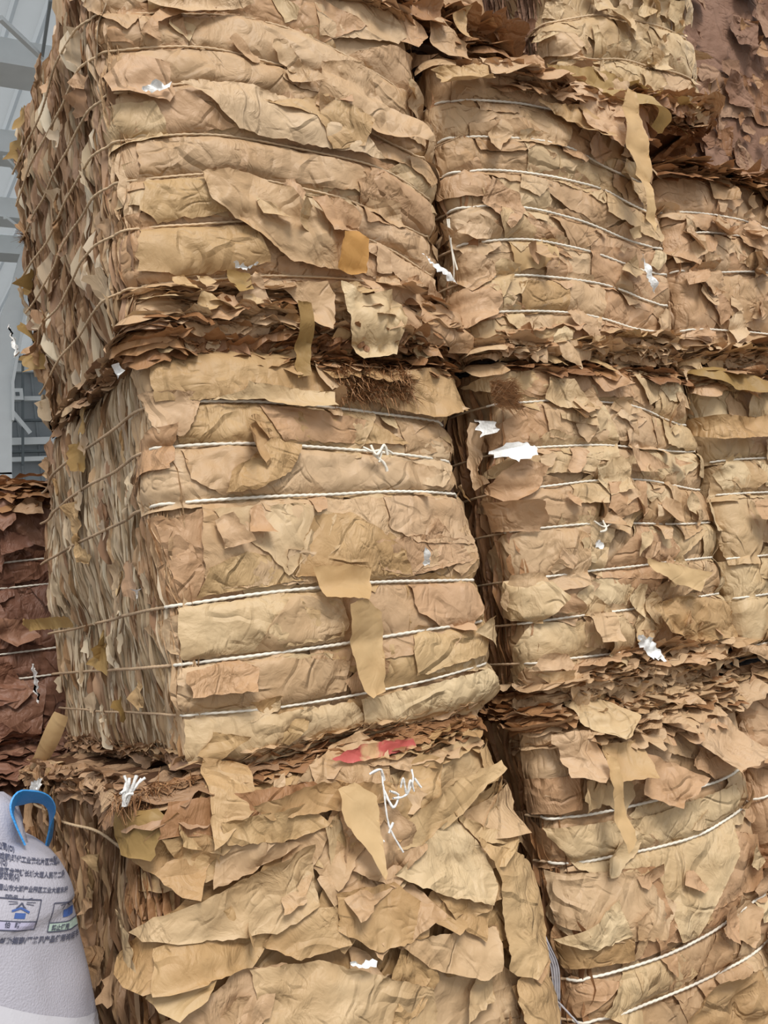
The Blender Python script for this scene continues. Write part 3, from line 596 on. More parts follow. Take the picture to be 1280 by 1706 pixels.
sh(B2, [(1050,935),(1100,945),(1140,960),(1130,990),(1060,955)], off0=.06, amp=.006, mat=m_flat, lift=.05, ldir=(1, -.5), flap=True)
sh(B2, [(960,1022),(1005,1022),(1010,1070),(975,1072)], off0=.04, amp=.004, mat=m_tan, lift=.03, ldir=(0, -1), flap=True)
sh(B2, [(1060,1010),(1130,990),(1200,1000),(1230,1060),(1160,1070),(1090,1050)], off0=.03, amp=.02, mat=m_gold, lift=.05, flap=True, L=.07)
sh(B2, [(808,690),(828,700),(830,770),(845,800),(830,808),(815,760)], off0=.03, amp=.008, mat=m_tan, lift=.03, ldir=(-1, 0), flap=True)
B3 = Bale('tan paper bale on top of the second stack with closely spaced taut twines', 1.105, 2.075, 0, 1.3, 2.185, 3.23,
    [[(740,160),(800,166),(860,175),(960,192),(1050,225)], [(738,226),(830,231),(900,243),(1000,272),(1060,300)], [(748,283),(850,288),(1000,316),(1075,350)],
     [(755,341),(850,347),(950,364),(1080,412)], [(762,401),(850,399),(960,412),(1090,455)], [(775,460),(870,457),(1000,470),(1100,505)], [(785,520),(880,516),(960,520),(1090,550)]],
    53, [m_tan, m_warm, m_pale, m_tan], m_brown, pill=.014)
B3.core(); B3.fill(small=40, flaps=8, size=1.)
for i in range(7): B3.twine(i, r=.0040, pmin=-.3)
B3.lamellae(160, -.6, .02, .02, m_brown); B3.shelf(2.215, .03, -.03, 1.1, 100, .07, [m_tan]); B3.shelf(2.23, .05, 0, 1.0, 22, .08, [m_tan, m_warm, m_gold], stuff=False)
B3.shelf(3.19, .05, .2, 1.1, 60, .07, [m_warm])
sh(B3, [(840,260+140),(925,402),(925,448),(855,452)], off0=.014, amp=.003, mat=m_flat, flap=False, L=.3)
sh(B3, [(860,470),(945,468),(948,520),(870,522)], off0=.014, amp=.004, mat=m_gold, L=.3)
sh(B3, [(770,210),(860,205),(905,235),(860,262),(790,255)], off0=.02, amp=.008, mat=m_tan)
for pts, mt in [([(915,105),(1000,108),(1060,130),(1110,180),(1100,200),(1040,190),(960,140)], m_olive), ([(940,130),(1000,140),(1040,190),(1010,270),(960,240)], m_warm), ([(1000,110),(1110,140),(1115,190),(1060,180)], m_tan),
                ([(880,180),(960,190),(1000,235),(985,262),(930,230)], m_gold), ([(1010,170),(1090,180),(1095,240),(1050,260),(1010,230)], m_brown), ([(850,95),(900,92),(930,150),(880,170)], m_warm),
                ([(790,100),(860,100),(870,140),(800,150)], m_tan), ([(735,120),(790,110),(800,150),(750,165)], m_gold)]:
    sh(B3, pts, off0=.03, amp=.016, mat=mt, lift=.09, ldir=(.3, -1), flap=True, L=.08)
B1 = Bale('bottom tan bale of the second stack wrapped in one wide smooth pale sheet', 1.105, 2.03, .0, 1.3, -.15, 1.055,
    [[(895,1371),(965,1360),(1040,1345),(1150,1310),(1230,1284)], [(925,1445),(1000,1432),(1080,1413),(1160,1388),(1245,1340)], [(950,1650),(1060,1605),(1170,1556),(1215,1530),(1290,1484)], [(960,1720),(1100,1665),(1205,1612),(1290,1568)]],
    67, [m_tan, m_warm, m_pale, m_tan], m_brown, bulge=.05, pill=.014)
B1.core(); B1.fill(small=30, flaps=6, size=1.1)
for i in range(4): B1.twine(i, r=.0044, pmin=-.1)
B1.lamellae(200, -.6, .03, .025, m_brown)
sh(B1, [(925,1380),(1060,1360),(1220,1300),(1215,1420),(1150,1560),(1120,1565),(1080,1480),(960,1450)], off0=.010, amp=.004, mat=m_pale, L=.3)
sh(B1, [(930,1455),(1050,1450),(1110,1500),(1090,1560),(1010,1570),(950,1540)], off0=.016, amp=.014, mat=m_tan, L=.08)
sh(B1, [(940,1570),(1040,1560),(1050,1600),(960,1620)], off0=.02, amp=.010, mat=m_gold)
sh(B1, [(900,1300),(950,1290),(960,1350),(900,1365)], off0=.012, amp=.006, mat=m_warm)
B1.shelf(1.05, .02, -.25, .3, 40, .05, [m_brown]); B2.shelf(1.09, .02, -.3, .2, 40, .03, [m_brown]); B1.shelf(.99, .05, -.02, 1.1, 100, .07, [m_tan]); B1.shelf(.97, .07, 0, 1.05, 30, .09, [m_tan, m_warm, m_brown], stuff=False)
for pts, mt in [([(940,1170),(1000,1165),(1040,1190),(1000,1230),(950,1210)], m_pale), ([(980,1240),(1050,1230),(1045,1290),(990,1300)], m_gold), ([(1050,1250),(1140,1290),(1090,1340),(1040,1320)], m_warm), ([(915,1220),(960,1215),(985,1280),(960,1300),(930,1290)], m_tan), ([(1110,1210),(1190,1190),(1240,1250),(1180,1280)], m_tan)]:
    sh(B1, pts, off0=.05, amp=.016, mat=mt, lift=.08, ldir=(.2, -1), flap=True, L=.08)

B4 = Bale('set-back bale on the second stack with dull purplish side and pale front', 1.82, 2.70, .15, 1.1, 3.30, 4.35,
    [[(930,28),(1000,22),(1170,60)], [(930,95),(1040,95),(1180,130)]], 71, [m_pale, m_tan, m_pale], m_purp, pill=.02, twm=[m_twine2, m_twine2])
B4.core(); B4.fill(small=80, flaps=22, size=.8); B4.lamellae(350, -1.1, -.02, .014, m_purp, lr=(.1, .5)); B4.sidefill(20, -1, -.05, (.05, .12), 2, (0, .02), [m_purp])
for i in range(2): B4.twine(i, r=.004)
B4.shelf(3.33, .04, -.1, .9, 90, .08, [m_brown]); B4.shelf(3.34, .05, -.05, .85, 26, .10, [m_olive, m_warm, m_gold, m_tan], stuff=False)
A4 = Bale('reddish brown bale at the top edge, above the gap between the first two stacks', .62, 1.5, .12, 1.0, 3.40, 4.3, [], 73, [m_warm, m_brown, m_purp], m_purp)
A4.core(); A4.shelf(3.43, .05, 0, 1., 90, .12, [m_brown]); A4.shelf(3.43, .05, 0, 1., 20, .14, [m_brown, m_warm, m_tan], stuff=False); A4.fill(small=30, flaps=20, size=.8)
for pts, mt in [([(725,30),(745,25),(790,70),(785,110),(745,100),(722,70)], m_tan), ([(765,20),(790,15),(785,75),(775,50)], m_gold), ([(655,20),(700,30),(720,60),(690,90),(650,60)], m_warm), ([(690,0),(745,0),(750,50),(700,40)], m_brown)]:
    A4.sheet(Pz(A4, pts, -.02), off0=.14, amp=.012, mat=mt, lift=.05, ldir=(0, -1), flap=True, L=.08)
# ---- third stack
C3_ = Bale('reddish tan bale on the right edge with a dark hollow over it', 2.10, 3.1, 0, 1.2, 2.185, 3.0,
    [[(1180,355),(1240,368),(1290,386)], [(1105,386),(1180,385),(1240,398),(1290,410)], [(1125,450),(1200,452),(1290,458)], [(1135,546),(1200,548),(1290,556)]], 83, [m_warm, m_tan, m_tan], m_brown)
C3_.core(); C3_.fill(small=60, flaps=24, size=.9)
for i in range(4): C3_.twine(i, r=.0038, pmin=-.02)
C3_.shelf(2.22, .04, 0, 1.0, 70, .08, [m_tan]); C3_.shelf(2.97, .04, 0, 1.0, 80, .10, [m_brown])
C3_.shelf(2.22, .05, 0, .9, 20, .10, [m_gold, m_warm, m_brown], stuff=False)
C2_ = Bale('light tan bale on the right edge in the middle row with flat pale sheets', 2.13, 3.1, 0, 1.2, 1.07, 2.165,
    [[(1150,712),(1200,714),(1290,712)], [(1190,766),(1240,764),(1290,763)], [(1200,822),(1240,821),(1290,820)], [(1215,930),(1290,924)], [(1225,997),(1290,988)], [(1240,1080),(1290,1070)]], 89, [m_tan, m_pale, m_pale], m_brown)
C2_.core(); C2_.fill(small=40, flaps=14)
for i in range(6): C2_.twine(i, r=.0038, pmin=-.02)
C2_.shelf(2.13, .04, 0, 1.0, 70, .08, [m_warm]); C2_.shelf(1.1, .04, 0, 1.0, 60, .08, [m_tan])
for pts, mt in [([(1160,610),(1200,615),(1262,650),(1250,668),(1200,655)], m_olive), ([(1150,690),(1240,700),(1290,690),(1280,735),(1200,735)], m_gold), ([(1230,840),(1290,830),(1290,880),(1240,870)], m_warm)]:
    sh(C2_, pts, off0=.05, amp=.012, mat=mt, lift=.07, ldir=(.3, -1), flap=True)
C1_ = Bale('brown bale at the lower right edge, mostly cut off by the frame', 2.08, 3.05, .03, 1.2, -.15, 1.04,
    [[(1245,1345),(1290,1322)]], 97, [m_warm, m_brown, m_warm], m_brown)
C1_.core(); C1_.fill(small=60, flaps=10, size=.8)
for i in range(1): C1_.twine(i, r=.0040, pmin=-.02)
C1_.shelf(1.0, .04, 0, 1.0, 60, .08, [m_tan])
C4_ = Bale('dark purplish brown bale far back at the top right corner without twines', 3.15, 4.9, .75, 1.2, 2.2, 5.6, [], 101, [m_purp, m_purp, m_brown], m_purp)
C4_.core(); C4_.fill(small=160, flaps=50, size=.9)
for i in range(46):
    r = C4_.rs; w = r.uniform(.12, .3); C4_.sheet(C4_.blob(r.uniform(-.1, 1.4), r.uniform(2.9, 5.0), w, w*r.uniform(.6, 1.3)), off0=.01, amp=.02, lift=r.choice([0, .03, .06]), L=.1, flap=True, mat=m_purp)
# ---- reddish stack behind on the left
D2 = Bale('dark reddish brown bale at the left edge, seen above the white sack', -1.0, .30, 1.75, 1.0, 1.1, 2.17,
    [[(-60,945),(0,940),(60,931)], [(-60,985),(0,981),(65,974)], [(-60,1098),(0,1090),(68,1082)], [(-60,1138),(0,1133),(60,1128)]], 103, [m_red, m_red], m_red, group='reddish bales at the back left')
D2.core(); D2.fill(small=40, flaps=8)
for i in range(4): D2.twine(i, r=.0038, pmin=-.02)
D2.shelf(2.13, .06, 0, 1.05, 120, .08, [m_brown]); ledge(D2, 1.76, 2.7, -.98, .28, 2.165, 9, m_brown); D2.shelf(1.13, .04, 0, 1.05, 60, .08, [m_red])
for pts, mt in [([(-10,820),(30,818),(28,870),(5,890),(-10,880)], m_red), ([(20,855),(50,830),(74,832),(75,860),(45,862)], m_warm), ([(5,885),(50,895),(60,910),(0,930)], m_red), ([(0,1030),(50,1035),(72,1060),(30,1078),(0,1060)], m_red)]:
    sh(D2, pts, off0=.03, amp=.016, mat=mt, lift=.05, ldir=(0, -1), flap=True)
D1 = Bale('lowest reddish brown bale at the left edge, shadowed behind the blue handle', -1.05, .30, 1.70, 1.0, -.15, 1.08,
    [[(-60,1330),(0,1326),(60,1320)], [(-60,1420),(60,1400)]], 107, [m_red, m_purp], m_red, group='reddish bales at the back left')
D1.core(); D1.fill(small=30, flaps=10); D1.shelf(1.04, .05, 0, 1.05, 80, .12, [m_red])
for i in range(2): D1.twine(i, r=.0035, pmin=-.02)
for o in (C3_, C2_, C1_, C4_): o.root['group'] = 'bales of the right hand stack'
for o in (B1, B2, B3, B4, A4): o.root['group'] = 'bales of the second stack'

# ================================================================== loose pieces caught in the bales
def strip(B, px, off, mat, name, label, cat='paper scrap', group=None, side=False, **k):
    o = B.sheet((Ps if side else Pz)(B, px), off0=off, mat=mat, name=name, parent=None, flap=True, **k)
    # re-anchor as a top-level thing at its own centre
    me = o.data; c = sum((v.co for v in me.vertices), Vector())/len(me.vertices); me.transform(Matrix.Translation(-c)); o.location = Vector(B.loc)+c
    return tag(o, label, cat, group)
strip(B3, [(1012,178),(1024,186),(1040,260),(1044,310),(1036,360),(1046,405),(1040,418),(1030,400),(1018,340),(1002,260),(1000,215)], .13, m_flat, 'paper_strip', 'long smooth pale strip hanging over twines of the second stack upper bale', amp=.004, lift=.03, ldir=(0, -1), L=.3)
strip(A3, [(474,520),(498,524),(513,580),(512,632),(490,636),(486,580)], .10, m_olive, 'paper_strip', 'narrow straight-cut strip hanging over the dark seam of the nearest stack', amp=.004, lift=.02, ldir=(0, -1), L=.3)
strip(A2, [(562,1010),(590,1000),(622,1022),(632,1060),(636,1150),(612,1162),(598,1150),(575,1075)], .05, m_flat, 'paper_strip', 'long tongue-shaped strip hanging across two white twines of the central bale', amp=.006, lift=.03, ldir=(0, -1), L=.3)
strip(A3, [(562,402),(590,400),(608,412),(607,465),(580,468),(555,458),(557,425)], .05, m_amber, 'paper_patch', 'square amber translucent paper patch on the top bale of the nearest stack', amp=.004, lift=.01, L=.3)
strip(A2, [(545,1262),(600,1236),(680,1226),(684,1240),(640,1256),(580,1268)], .105, m_redprint, 'printed_scrap', 'crumpled scrap with faded red print under the central bale', amp=.010, L=.08)
strip(A1, [(545,1310),(570,1298),(604,1320),(606,1440),(600,1450),(575,1400),(548,1360)], .08, m_flat, 'paper_strip', 'wide tapering strip hanging over the bottom bale left of the white threads', amp=.008, lift=.03, ldir=(0, -1), L=.16)
strip(B1, [(962,1250),(980,1262),(992,1330),(1004,1390),(985,1412),(972,1360),(966,1300)], .11, m_flat, 'paper_strip', 'long narrow strip hanging over the second stack bottom bale', amp=.008, lift=.02, ldir=(0, -1), L=.1)
strip(A2, [(68,1028),(150,1022),(160,1040),(95,1046)], .09, m_olive, 'paper_tongue', 'pointed olive tongue of paper sticking out left of the central bale side', side=True, amp=.004, L=.3)
strip(A2, [(395,1290),(420,1285),(422,1310),(388,1318)], .05, m_flat, 'paper_flap', 'small square tab hanging at the bottom left seam of the central bale', amp=.003, L=.3)
strip(B1, [(1080,1640),(1110,1600),(1190,1590),(1240,1660),(1280,1706),(1240,1740),(1090,1740),(1070,1690)], .14, m_gold, 'folded_sheet', 'big folded golden sheet fanning up in the lower right corner', amp=.03, lift=.05, ldir=(0, 1), L=.14)
# hanging tongue at the lower left beside the sack
def quadstrip(P, w, mat, name, label, cat, n=16, thick=0):
    C_ = curve_pts(P, n); T = np.gradient(C_, axis=0); T /= np.linalg.norm(T, axis=1)[:, None]; U = np.cross(T, [-.35, -.93, 0]); U /= np.linalg.norm(U, axis=1)[:, None]
    s_ = np.linspace(0, 1, n); ww = w*(.55+.45*np.sin(np.clip(s_*1.1+.1, 0, 1)*math.pi)**.5); v = []
    for i in range(n):
        for j in range(5): v.append(C_[i]+U[i]*ww[i]*(j/4-.5)+np.array([0, -.012*math.cos((j/4-.5)*3), 0]))
    c = np.mean(v, 0); o = mkobj(name, np.array(v)-c, grid_faces(n, 5), mat); o.location = c; return tag(o, label, cat)
quadstrip([atX(102,1190,-.06), atX(80,1240,-.10), atX(50,1300,-.14)], .062, m_flat, 'paper_tongue', 'long pale tongue hanging down to the left of the nearest stack above the blue handle', 'paper scrap')
# white plastic scraps
def scrap(B, pts, off, label, side=False, **k):
    return strip(B, pts, off, m_white, 'plastic_scrap', label, 'plastic scrap', 'white plastic scraps caught in the bales', side=side, amp=.012, L=.035, h=.007, rag=.005, **k)
for B_, pts, off, lb, sd in [
    (A3, [(222,162),(240,150),(272,153),(270,160),(245,166)], .035, 'white scrap near the upper left edge of the nearest stack top bale', False),
    (A2, [(692,912),(702,918),(714,945),(702,940)], .045, 'tiny white scrap right of centre on the central bale', False),
    (B2, [(838,748),(852,740),(874,746),(870,762),(857,776),(844,762)], .05, 'large white scrap at the top left corner of the pinkish middle bale', False),
    (B2, [(822,690),(832,698),(842,716),(832,724)], .05, 'thin white scrap just above the largest white scrap in the gap', False),
    (B3, [(1040,440),(1055,445),(1074,490),(1076,500),(1060,482)], .07, 'long white shiny scrap low on the right end of the upper second-stack bale', False),
    (B2, [(1030,1060),(1050,1062),(1078,1085),(1080,1102),(1058,1100)], .07, 'white scrap on the lower right of the pinkish middle bale', False),
    (B2, [(965,905),(980,912),(970,920),(955,914)], .05, 'small white scrap in the centre of the pinkish middle bale', False),
    (A3, [(372,452),(395,456),(415,454),(400,462),(384,460)], .07, 'slim white scrap over the ragged seam of the nearest stack', False),
    (A3, [(690,440),(738,462),(750,480),(735,478)], .07, 'white scrap beside the gap right of the upper nearest bale', False),
    (A2, [(262,985),(272,972),(282,974),(276,990)], .05, 'white scrap on the front left corner of the central bale', False),
    (A2, [(222,602),(236,598),(240,612),(226,620)], .05, 'greyish scrap at the top of the pale ridged side', False),
    (A3, [(45,556),(56,552),(68,585),(62,590)], .08, 'white scrap sticking out of the left outline high on the nearest stack', True),
    (A2, [(80,1105),(90,1100),(92,1140),(82,1170),(78,1130)], .06, 'white scrap on the left outline of the central bale above the hanging tongue', True),
    (A1, [(84,1298),(100,1290),(102,1312),(92,1326),(82,1315)], .06, 'whitish scrap beside the blue handle on the bottom bale side', True),
    (A1, [(550,1585),(590,1580),(588,1590),(555,1592)], .05, 'white scrap in a fold of the bottom bale', False)]:
    scrap(B_, pts, off, lb, side=sd, lift=.015)
# strings
def string_obj(name, label, cat, lines, r, mat, group=None, seed=1):
    P0 = np.array(lines[0][0]); rt = empty(name, tuple(P0), label, cat, group); R_ = random.Random(seed)
    for L in lines:
        C_ = curve_pts([np.array(q)-P0 for q in L], 26 if len(L) > 3 else 14); rope(C_, r*R_.uniform(.7, 1.1), mat, rt, name='strand', lobes=5, pitch=.03)
    return rt
def fr(px, py, d): return at(px, py, -.03-d)
string_obj('white_threads', 'tangle of white threads with one long tail on the bottom bale under the red scrap', 'string',
    [[fr(636,1285,.115), fr(640,1320,.125), fr(645,1360,.125), fr(652,1385,.125), fr(672,1420,.125)], [fr(616,1290,.115), fr(634,1282,.125), fr(640,1300,.115)], [fr(640,1316,.125), fr(655,1345,.135), fr(664,1325,.125), fr(650,1318,.135)],
     [fr(668,1312,.125), fr(672,1296,.135), fr(678,1322,.125), fr(684,1300,.135), fr(690,1318,.125)], [fr(690,1296,.125), fr(702,1312,.125)], [fr(686,1282,.115), fr(688,1300,.125), fr(676,1325,.125), fr(655,1330,.135)], [fr(608,1392,.115), fr(622,1390,.125), fr(640,1402,.125)], [fr(655,1370,.125), fr(648,1388,.125)]], .0036, m_white)
string_obj('frayed_tuft', 'frayed white tuft of plastic on the corner ledge of the bottom bale', 'string',
    [[fr(208,1342,.04), fr(214,1315,.06), fr(207,1292,.06)], [fr(210,1342,.04), fr(220,1318,.06), fr(236,1298,.06)], [fr(209,1340,.04), fr(217,1320,.06), fr(228,1292,.07)], [fr(206,1342,.04), fr(210,1318,.06), fr(200,1322,.07)],
     [fr(210,1336,.05), fr(222,1312,.06), fr(242,1296,.06)], [fr(208,1330,.05), fr(214,1308,.07), fr(216,1296,.07)], [fr(205,1343,.05), fr(210,1325,.06), fr(222,1322,.06)], [fr(208,1343,.05), fr(206,1325,.06), fr(212,1300,.06)]], .0042, m_white)
string_obj('string_bundle', 'loose bundle of grey and white strings hanging in the dark gap between the bottom bales', 'string',
    [[at(888+dx,1535,.06), at(905+dx,1570,.02), at(922+dx,1610,.0), at(926+dx*.8,1660,-.02), at(930+dx*.5,1720,-.02)] for dx in (-4, 0, 4, 8)] + [[at(926,1665,-.03), at(945,1685,-.06), at(970,1712,-.08)], [at(900,1560,.0), at(912,1600,-.02), at(915,1650,-.02)]], .0038, m_bundle)
string_obj('hanging_cord', 'single pale cord hanging in the narrow gap between the upper bales', 'string', [[at(745,365,-.02), at(750,400,-.02), at(756,440,-.02), at(756,470,.0)], [at(748,365,.0), at(752,410,.0), at(762,450,.0)]], .0034, m_twine)
kn = string_obj('twine_knot', 'white knot with frayed ends on the second twine of the central bale', 'knot',
    [[fr(605,745,.045), fr(622,752,.055), fr(640,748,.05), fr(655,756,.045)], [fr(618,742,.05), fr(628,758,.06), fr(640,742,.055), fr(646,758,.05)], [fr(622,756,.05), fr(640,772,.05), fr(645,785,.045)], [fr(636,752,.05), fr(632,770,.05)]], .0045, m_twine)
string_obj('twine_knot', 'small pale knot on the twine in the centre of the pinkish middle bale', 'knot', [[at(990,868,-.07), at(1008,878,-.08), at(1022,868,-.07)], [at(1004,866,-.07), at(1010,882,-.08), at(1000,886,-.07)]], .004, m_twine)
# frayed fibre tufts: far too many fibres to count
def fibres(name, label, px0, py0, w, hgt, n, mat, Y=-.03, seed=3, fan=None):
    R_ = random.Random(seed); mb = MB(); c = at(px0, py0, Y)
    for i in range(n):
        a = np.array([R_.uniform(-w, w), R_.uniform(-.01, .03), R_.uniform(-hgt, hgt)])
        if fan: d = np.array([math.cos(q_) if (q_ := R_.uniform(*fan)) else 1, R_.uniform(-.9, -.1), math.sin(q_)]); a = a*.35
        else: d = np.array([R_.uniform(-1, 1), R_.uniform(-1, -.1), R_.uniform(-.8, .5)])
        d = d/np.linalg.norm(d); L = R_.uniform(.018, .055); q = []
        u = np.cross(d, [0, .3, 1]); u /= np.linalg.norm(u); ww = R_.uniform(.0008, .003); bend = np.array([R_.uniform(-.3, .3), 0, R_.uniform(-.6, .1)])*L
        for k in range(5):
            s_ = k/4; pc = a+d*L*s_+bend*s_*s_; e = ww*(1-.8*s_); q += [pc-u*e, pc+u*e]
        mb.add(q, [(2*k, 2*k+1, 2*k+3, 2*k+2) for k in range(4)])
    o = mb.build(name, mat); o.location = c; return tag(o, label, 'paper fibres', None, 'stuff')
fibres('paper_fibres', 'shaggy brown fibres at the top right seam of the central bale', 625, 640, .13, .045, 1500, m_brown, -.045)
fibres('paper_fibres', 'fan of frayed reddish brown shreds at the gap between the two middle bales', 838, 655, .13, .12, 800, m_warm, -.06, 4, fan=(-1.1, 1.1))
fibres('paper_fibres', 'brown fluff on the corner ledge of the bottom bale beside the white tuft', 262, 1322, .11, .02, 600, m_brown, -.02, 6)
fibres('paper_fibres', 'brown shreds in the seam below the red printed scrap', 660, 1270, .12, .02, 380, m_brown, -.045, 7)
fibres('paper_fibres', 'tattered reddish shreds sticking out of the left outline of the top bale', 52, 395, .05, .05, 300, m_side3, float(atX(52, 395, -.02)[1]), 8, fan=(2.2, 4.2))

# ================================================================== the white woven sack
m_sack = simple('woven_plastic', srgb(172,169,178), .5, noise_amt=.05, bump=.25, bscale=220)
m_ink = simple('dark_ink', srgb(72,74,92), .7, noise_amt=0); m_blueink = simple('blue_ink', srgb(62,90,150), .7, noise_amt=.1)
m_green = simple('pale_green_print', srgb(172,190,178), .7, noise_amt=.1); m_lilac = simple('pale_lilac_print', srgb(176,172,196), .7, noise_amt=.05)
m_blue = simple('blue_webbing', srgb(58,146,214), .45, noise_amt=.06, bump=.3, bscale=150)
SC = np.array([-.70, .20, -.15]); RX, RY, ZT = .425, .40, 1.20
sack = empty('bulk_sack', tuple(SC), 'white woven sack with black printing and a blue lifting handle in the lower left corner', 'sack')
na, nz_ = 150, 90; vs_ = []
for i in range(na):
    a = 2*math.pi*i/na; ca, sa = math.cos(a), math.sin(a); k = (abs(ca)**2.6+abs(sa)**2.6)**(-1/2.6)
    for j in range(nz_):
        t = j/(nz_-1); u = t*1.5; 
        if u < 1: rr, z = .93+.10*math.sin(u*math.pi*.9+.2), u*(ZT-.17)
        else: q = (u-1)/.5; rr, z = (.93+.10*math.sin(math.pi*.9+.2))*math.cos(q*math.pi/2)**.42+.02, ZT-.17+.17*math.sin(q*math.pi/2)
        w = .012*math.sin(a*9+z*6)*math.exp(-((z-.95)/.25)**2)+.006*vn(a*9, z*14, 3)+.006*math.sin(a*23+2*z)*(z < .75)
        rr = rr+w; vs_.append((RX*k*ca*rr, RY*k*sa*rr, z+.006*float(vn(a*6, z*9, 8))))
vs_ = np.array(vs_, float); fs_ = [(i*nz_+j, ((i+1) % na)*nz_+j, ((i+1) % na)*nz_+j+1, i*nz_+j+1) for i in range(na) for j in range(nz_-1)]
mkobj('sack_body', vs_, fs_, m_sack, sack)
bvh = BVHTree.FromPolygons([Vector(v) for v in vs_], fs_)
# print direction: horizontal, facing the camera side of the sack; the sack leans so its print is turned by ROT
ND = Vector((SC[0]+.1-CAM[0], SC[1]-CAM[1], 0)).normalized(); UD = Vector((ND.y, -ND.x, 0)); VD = Vector((0, 0, 1))
ROT = math.radians(-23)
def to_sack(u, v, u0, v0, lift=.0012):
    x = u*math.cos(ROT)-v*math.sin(ROT)+u0; z = u*math.sin(ROT)+v*math.cos(ROT)+v0
    o = UD*x+VD*z-ND*2; h, n_, i_, d_ = bvh.ray_cast(o, ND)
    return (h+n_*(-lift if n_.dot(ND) > 0 else lift)) if h is not None else None
def px_uv(px, py):
    """print-plane coordinate of a point seen in the photo, found on the sack itself"""
    h, n_, i_, d_ = bvh.ray_cast(Vector(CAM-SC), Vector(ray(px, py)).normalized())
    if h is None: return None
    return h.dot(UD), h.z
def put_mesh(name, verts, faces, mat, u0, v0, lift=.0018):
    out = [to_sack(x, y, u0, v0, lift) for x, y in verts]; keep = [f for f in faces if all(out[i] is not None for i in f)]
    mx_ = [f for f in keep if max((out[f[0]]-out[i]).length for i in f) < .06]
    used = sorted({i for f in mx_ for i in f}); mp = {i: k for k, i in enumerate(used)}
    if not used: return None
    return mkobj(name, [out[i] for i in used], [tuple(mp[i] for i in f) for f in mx_], mat, sack, smooth=False)
def text(s, size, px, py, mat=m_ink, name='printed_text', bold=0):
    q = px_uv(px, py)
    if q is None: return
    cu = bpy.data.curves.new('t', 'FONT'); cu.body = s; cu.size = size; cu.resolution_u = 2; cu.offset = bold
    ob = bpy.data.objects.new('t', cu); COL.objects.link(ob); bpy.context.view_layer.update()
    me = bpy.data.meshes.new_from_object(ob.evaluated_get(bpy.context.evaluated_depsgraph_get()))
    v = [(a.co.x, a.co.y) for a in me.vertices]; f = [tuple(p.vertices) for p in me.polygons]
    bpy.data.objects.remove(ob); bpy.data.meshes.remove(me); put_mesh(name, v, f, mat, *q, lift=.0024)
PSX = PSY = 1.
def line(pts, w, px, py, mat=m_ink, name='printed_line', closed=False):
    q = px_uv(px, py); v = []; f = []; pts = [(a*PSX, b_*PSY) for a, b_ in pts]; pts = pts+[pts[0]] if closed else pts
    if q is None: return
    for (a, b_), (c_, d_) in zip(pts[:-1], pts[1:]):
        L = math.hypot(c_-a, d_-b_); n = max(1, int(L/.006)); nx_, ny_ = -(d_-b_)/L*w/2, (c_-a)/L*w/2; k0 = len(v)
        for i in range(n+1):
            x, y = a+(c_-a)*i/n, b_+(d_-b_)*i/n; v += [(x+nx_, y+ny_), (x-nx_, y-ny_)]
        f += [(k0+2*i, k0+2*i+1, k0+2*i+3, k0+2*i+2) for i in range(n)]
    put_mesh(name, v, f, mat, *q)
def patch(x0, y0, x1, y1, px, py, mat, name='printed_patch', slant=0., tilt=0.):
    x0, x1, y0, y1 = x0*PSX, x1*PSX, y0*PSY, y1*PSY; n = max(2, int(abs(x1-x0)/.006)); m = max(2, int(abs(y1-y0)/.006)); v = [(x0+(x1-x0)*i/n+slant*(y0+(y1-y0)*j/m), y0+(y1-y0)*j/m+tilt*(x1-x0)*i/n) for i in range(n+1) for j in range(m+1)]
    q = px_uv(px, py)
    if q: put_mesh(name, v, grid_faces(n+1, m+1), mat, *q, lift=.0010)
TXT = [('公司(O)', -4, 1414, .0100), ('成都(成都)现代工业港北片区港通北三路', -22, 1426, .0108), ('有限(Q)', -16, 1438, .0100), ('市双流区龙港镇长城大道人民路二段', -22, 1452, .0112), ('限公司(H)', -4, 1464, .0104), ('川省眉山市大湖产业园区工业大道东段', -22, 1480, .0108), ('www.        mm.cn', -30, 1491, .010), ('', 0, 0, 0)]
for s_, px, py, sz in TXT[:-1]: text(s_, sz, px, py, bold=.0003)
text('体邮箱指南/严格见产品使用说明书', .0135, -14, 1571, bold=.0004)
# two pictogram boxes
SL = .0
for bx, kind in ((-34, 0), (58, 1)):
    base = (bx+22, 1560) if kind == 0 else (78, 1549)
BW, BH, PSX, PSY = .112, .088, .84, .64
for kind, (px, py) in enumerate(((-16, 1549), (78, 1553))):
    line([(0, 0), (BW, 0), (BW, BH), (0, BH)], .0022, px, py, closed=True, name='pictogram_frame'); line([(0, .026), (BW, .026)], .0018, px, py, name='pictogram_frame')
    patch(.002, .002, BW-.002, .024, px, py, m_lilac if kind == 0 else m_green, 'caption_band')
    if kind == 0:
        text_pos = None
        line([(.062, .078), (.052, .064)], .003, px, py); line([(.062, .078), (.070, .064)], .003, px, py)
        for k in range(9):
            a = math.pi*(.02+k/8*.96)*-1 if k % 2 else math.pi*(k/8); line([(.062+.012*math.cos(a), .080+.010*math.sin(a)), (.062+.036*math.cos(a), .080+.018*math.sin(a))], .0012, px, py)
        patch(.050, .034, .078, .050, px, py, m_blueink); line([(.040, .054), (.062, .064), (.086, .052)], .004, px, py, m_blueink)
    else:
        patch(.042, .040, .080, .062, px, py, m_blueink, slant=-.1); line([(.022, .080), (.040, .086), (.052, .076), (.060, .070)], .002, px, py); line([(.030, .068), (.036, .082)], .002, px, py); line([(.044, .086), (.066, .080)], .0018, px, py)
        line([(.088, .090), (.108, .035)], .0018, px, py); line([(.096, .085), (.104, .060)], .0018, px, py)
PSX = PSY = 1.
text('怕   晒', .0115, 6, 1545, bold=.0003); text('禁止使用', .0115, 84, 1550, bold=.0003)
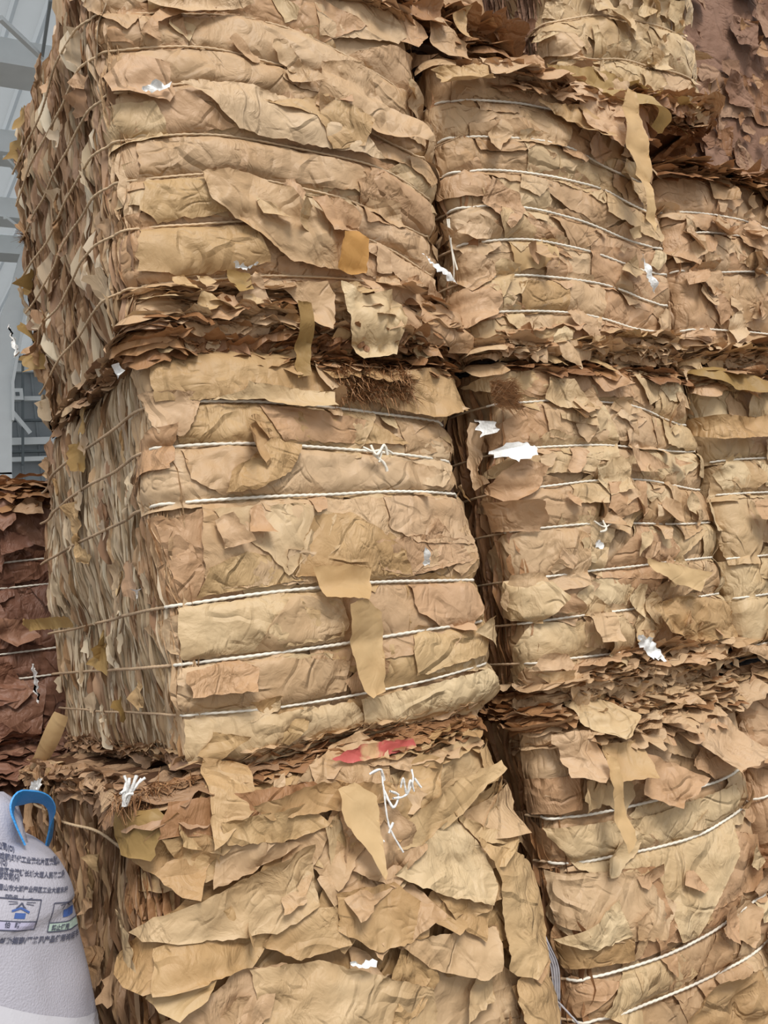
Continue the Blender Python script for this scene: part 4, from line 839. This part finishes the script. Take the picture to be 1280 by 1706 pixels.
line([(0, 0), (.03, -.004), (.03, -.014), (.0, -.012), (0, -.022), (.03, -.026)], .002, 126, 1518)
# neck of the sack and the blue handle loop
nk = []
cN = atX(6, 1395, 0)*0 + (CAM + ray(4, 1400)/np.linalg.norm(ray(4, 1400))*2.32)
def ball_lathe(c, prof, sq=1., n=28):
    v = []; 
    for r, z in prof:
        for i in range(n):
            a = 2*math.pi*i/n; k = 1+.08*math.sin(a*5+z*20)+.05*math.sin(a*9); v.append((c[0]+r*k*math.cos(a), c[1]+r*sq*k*math.sin(a), c[2]+z))
    return v, [(j*n+i, j*n+(i+1) % n, (j+1)*n+(i+1) % n, (j+1)*n+i) for j in range(len(prof)-1) for i in range(n)]
topz = (at(2, 1316, SC[1]-.12)-SC); v, f = ball_lathe((topz[0]-.035, SC[1]*0-.10, 0), [(.085, .90), (.082, topz[2]-.14), (.078, topz[2]-.08), (.066, topz[2]-.035), (.04, topz[2]-.008), (.005, topz[2])], .8)
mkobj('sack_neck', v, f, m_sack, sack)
def band(P, w, th, mat, name, parent, wd=(0, 1, 0), n=40):
    C_ = curve_pts(P, n); T = np.gradient(C_, axis=0); T /= np.linalg.norm(T, axis=1)[:, None]; Wd = np.array(wd, float); v = []
    for i in range(n):
        u = Wd-T[i]*np.dot(Wd, T[i]); u /= np.linalg.norm(u); nn = np.cross(T[i], u)
        for a, b_ in ((-1, -1), (1, -1), (1, 1), (-1, 1)): v.append(C_[i]+u*a*w/2+nn*b_*th/2)
    f = [(i*4+j, i*4+(j+1) % 4, (i+1)*4+(j+1) % 4, (i+1)*4+j) for i in range(n-1) for j in range(4)]+[(0, 1, 2, 3), (4*n-1, 4*n-2, 4*n-3, 4*n-4)]
    return mkobj(name, v, f, mat, parent, sharp=40)
hp = lambda px, py, Y: at(px, py, Y)-SC
band([hp(40,1404,.02), hp(27,1375,.02), hp(20,1350,.02), hp(26,1334,.03), hp(45,1330,.06), hp(66,1334,.10), hp(80,1348,.14), hp(84,1375,.18), hp(80,1410,.22)], .06, .004, m_blue, 'lifting_handle', sack, wd=(.25, 1, -.45))
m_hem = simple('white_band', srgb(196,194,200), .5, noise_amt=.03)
patch(-.1, -.06, .36, 0, 0, 1655, m_hem, 'sewn_band', tilt=-.2)
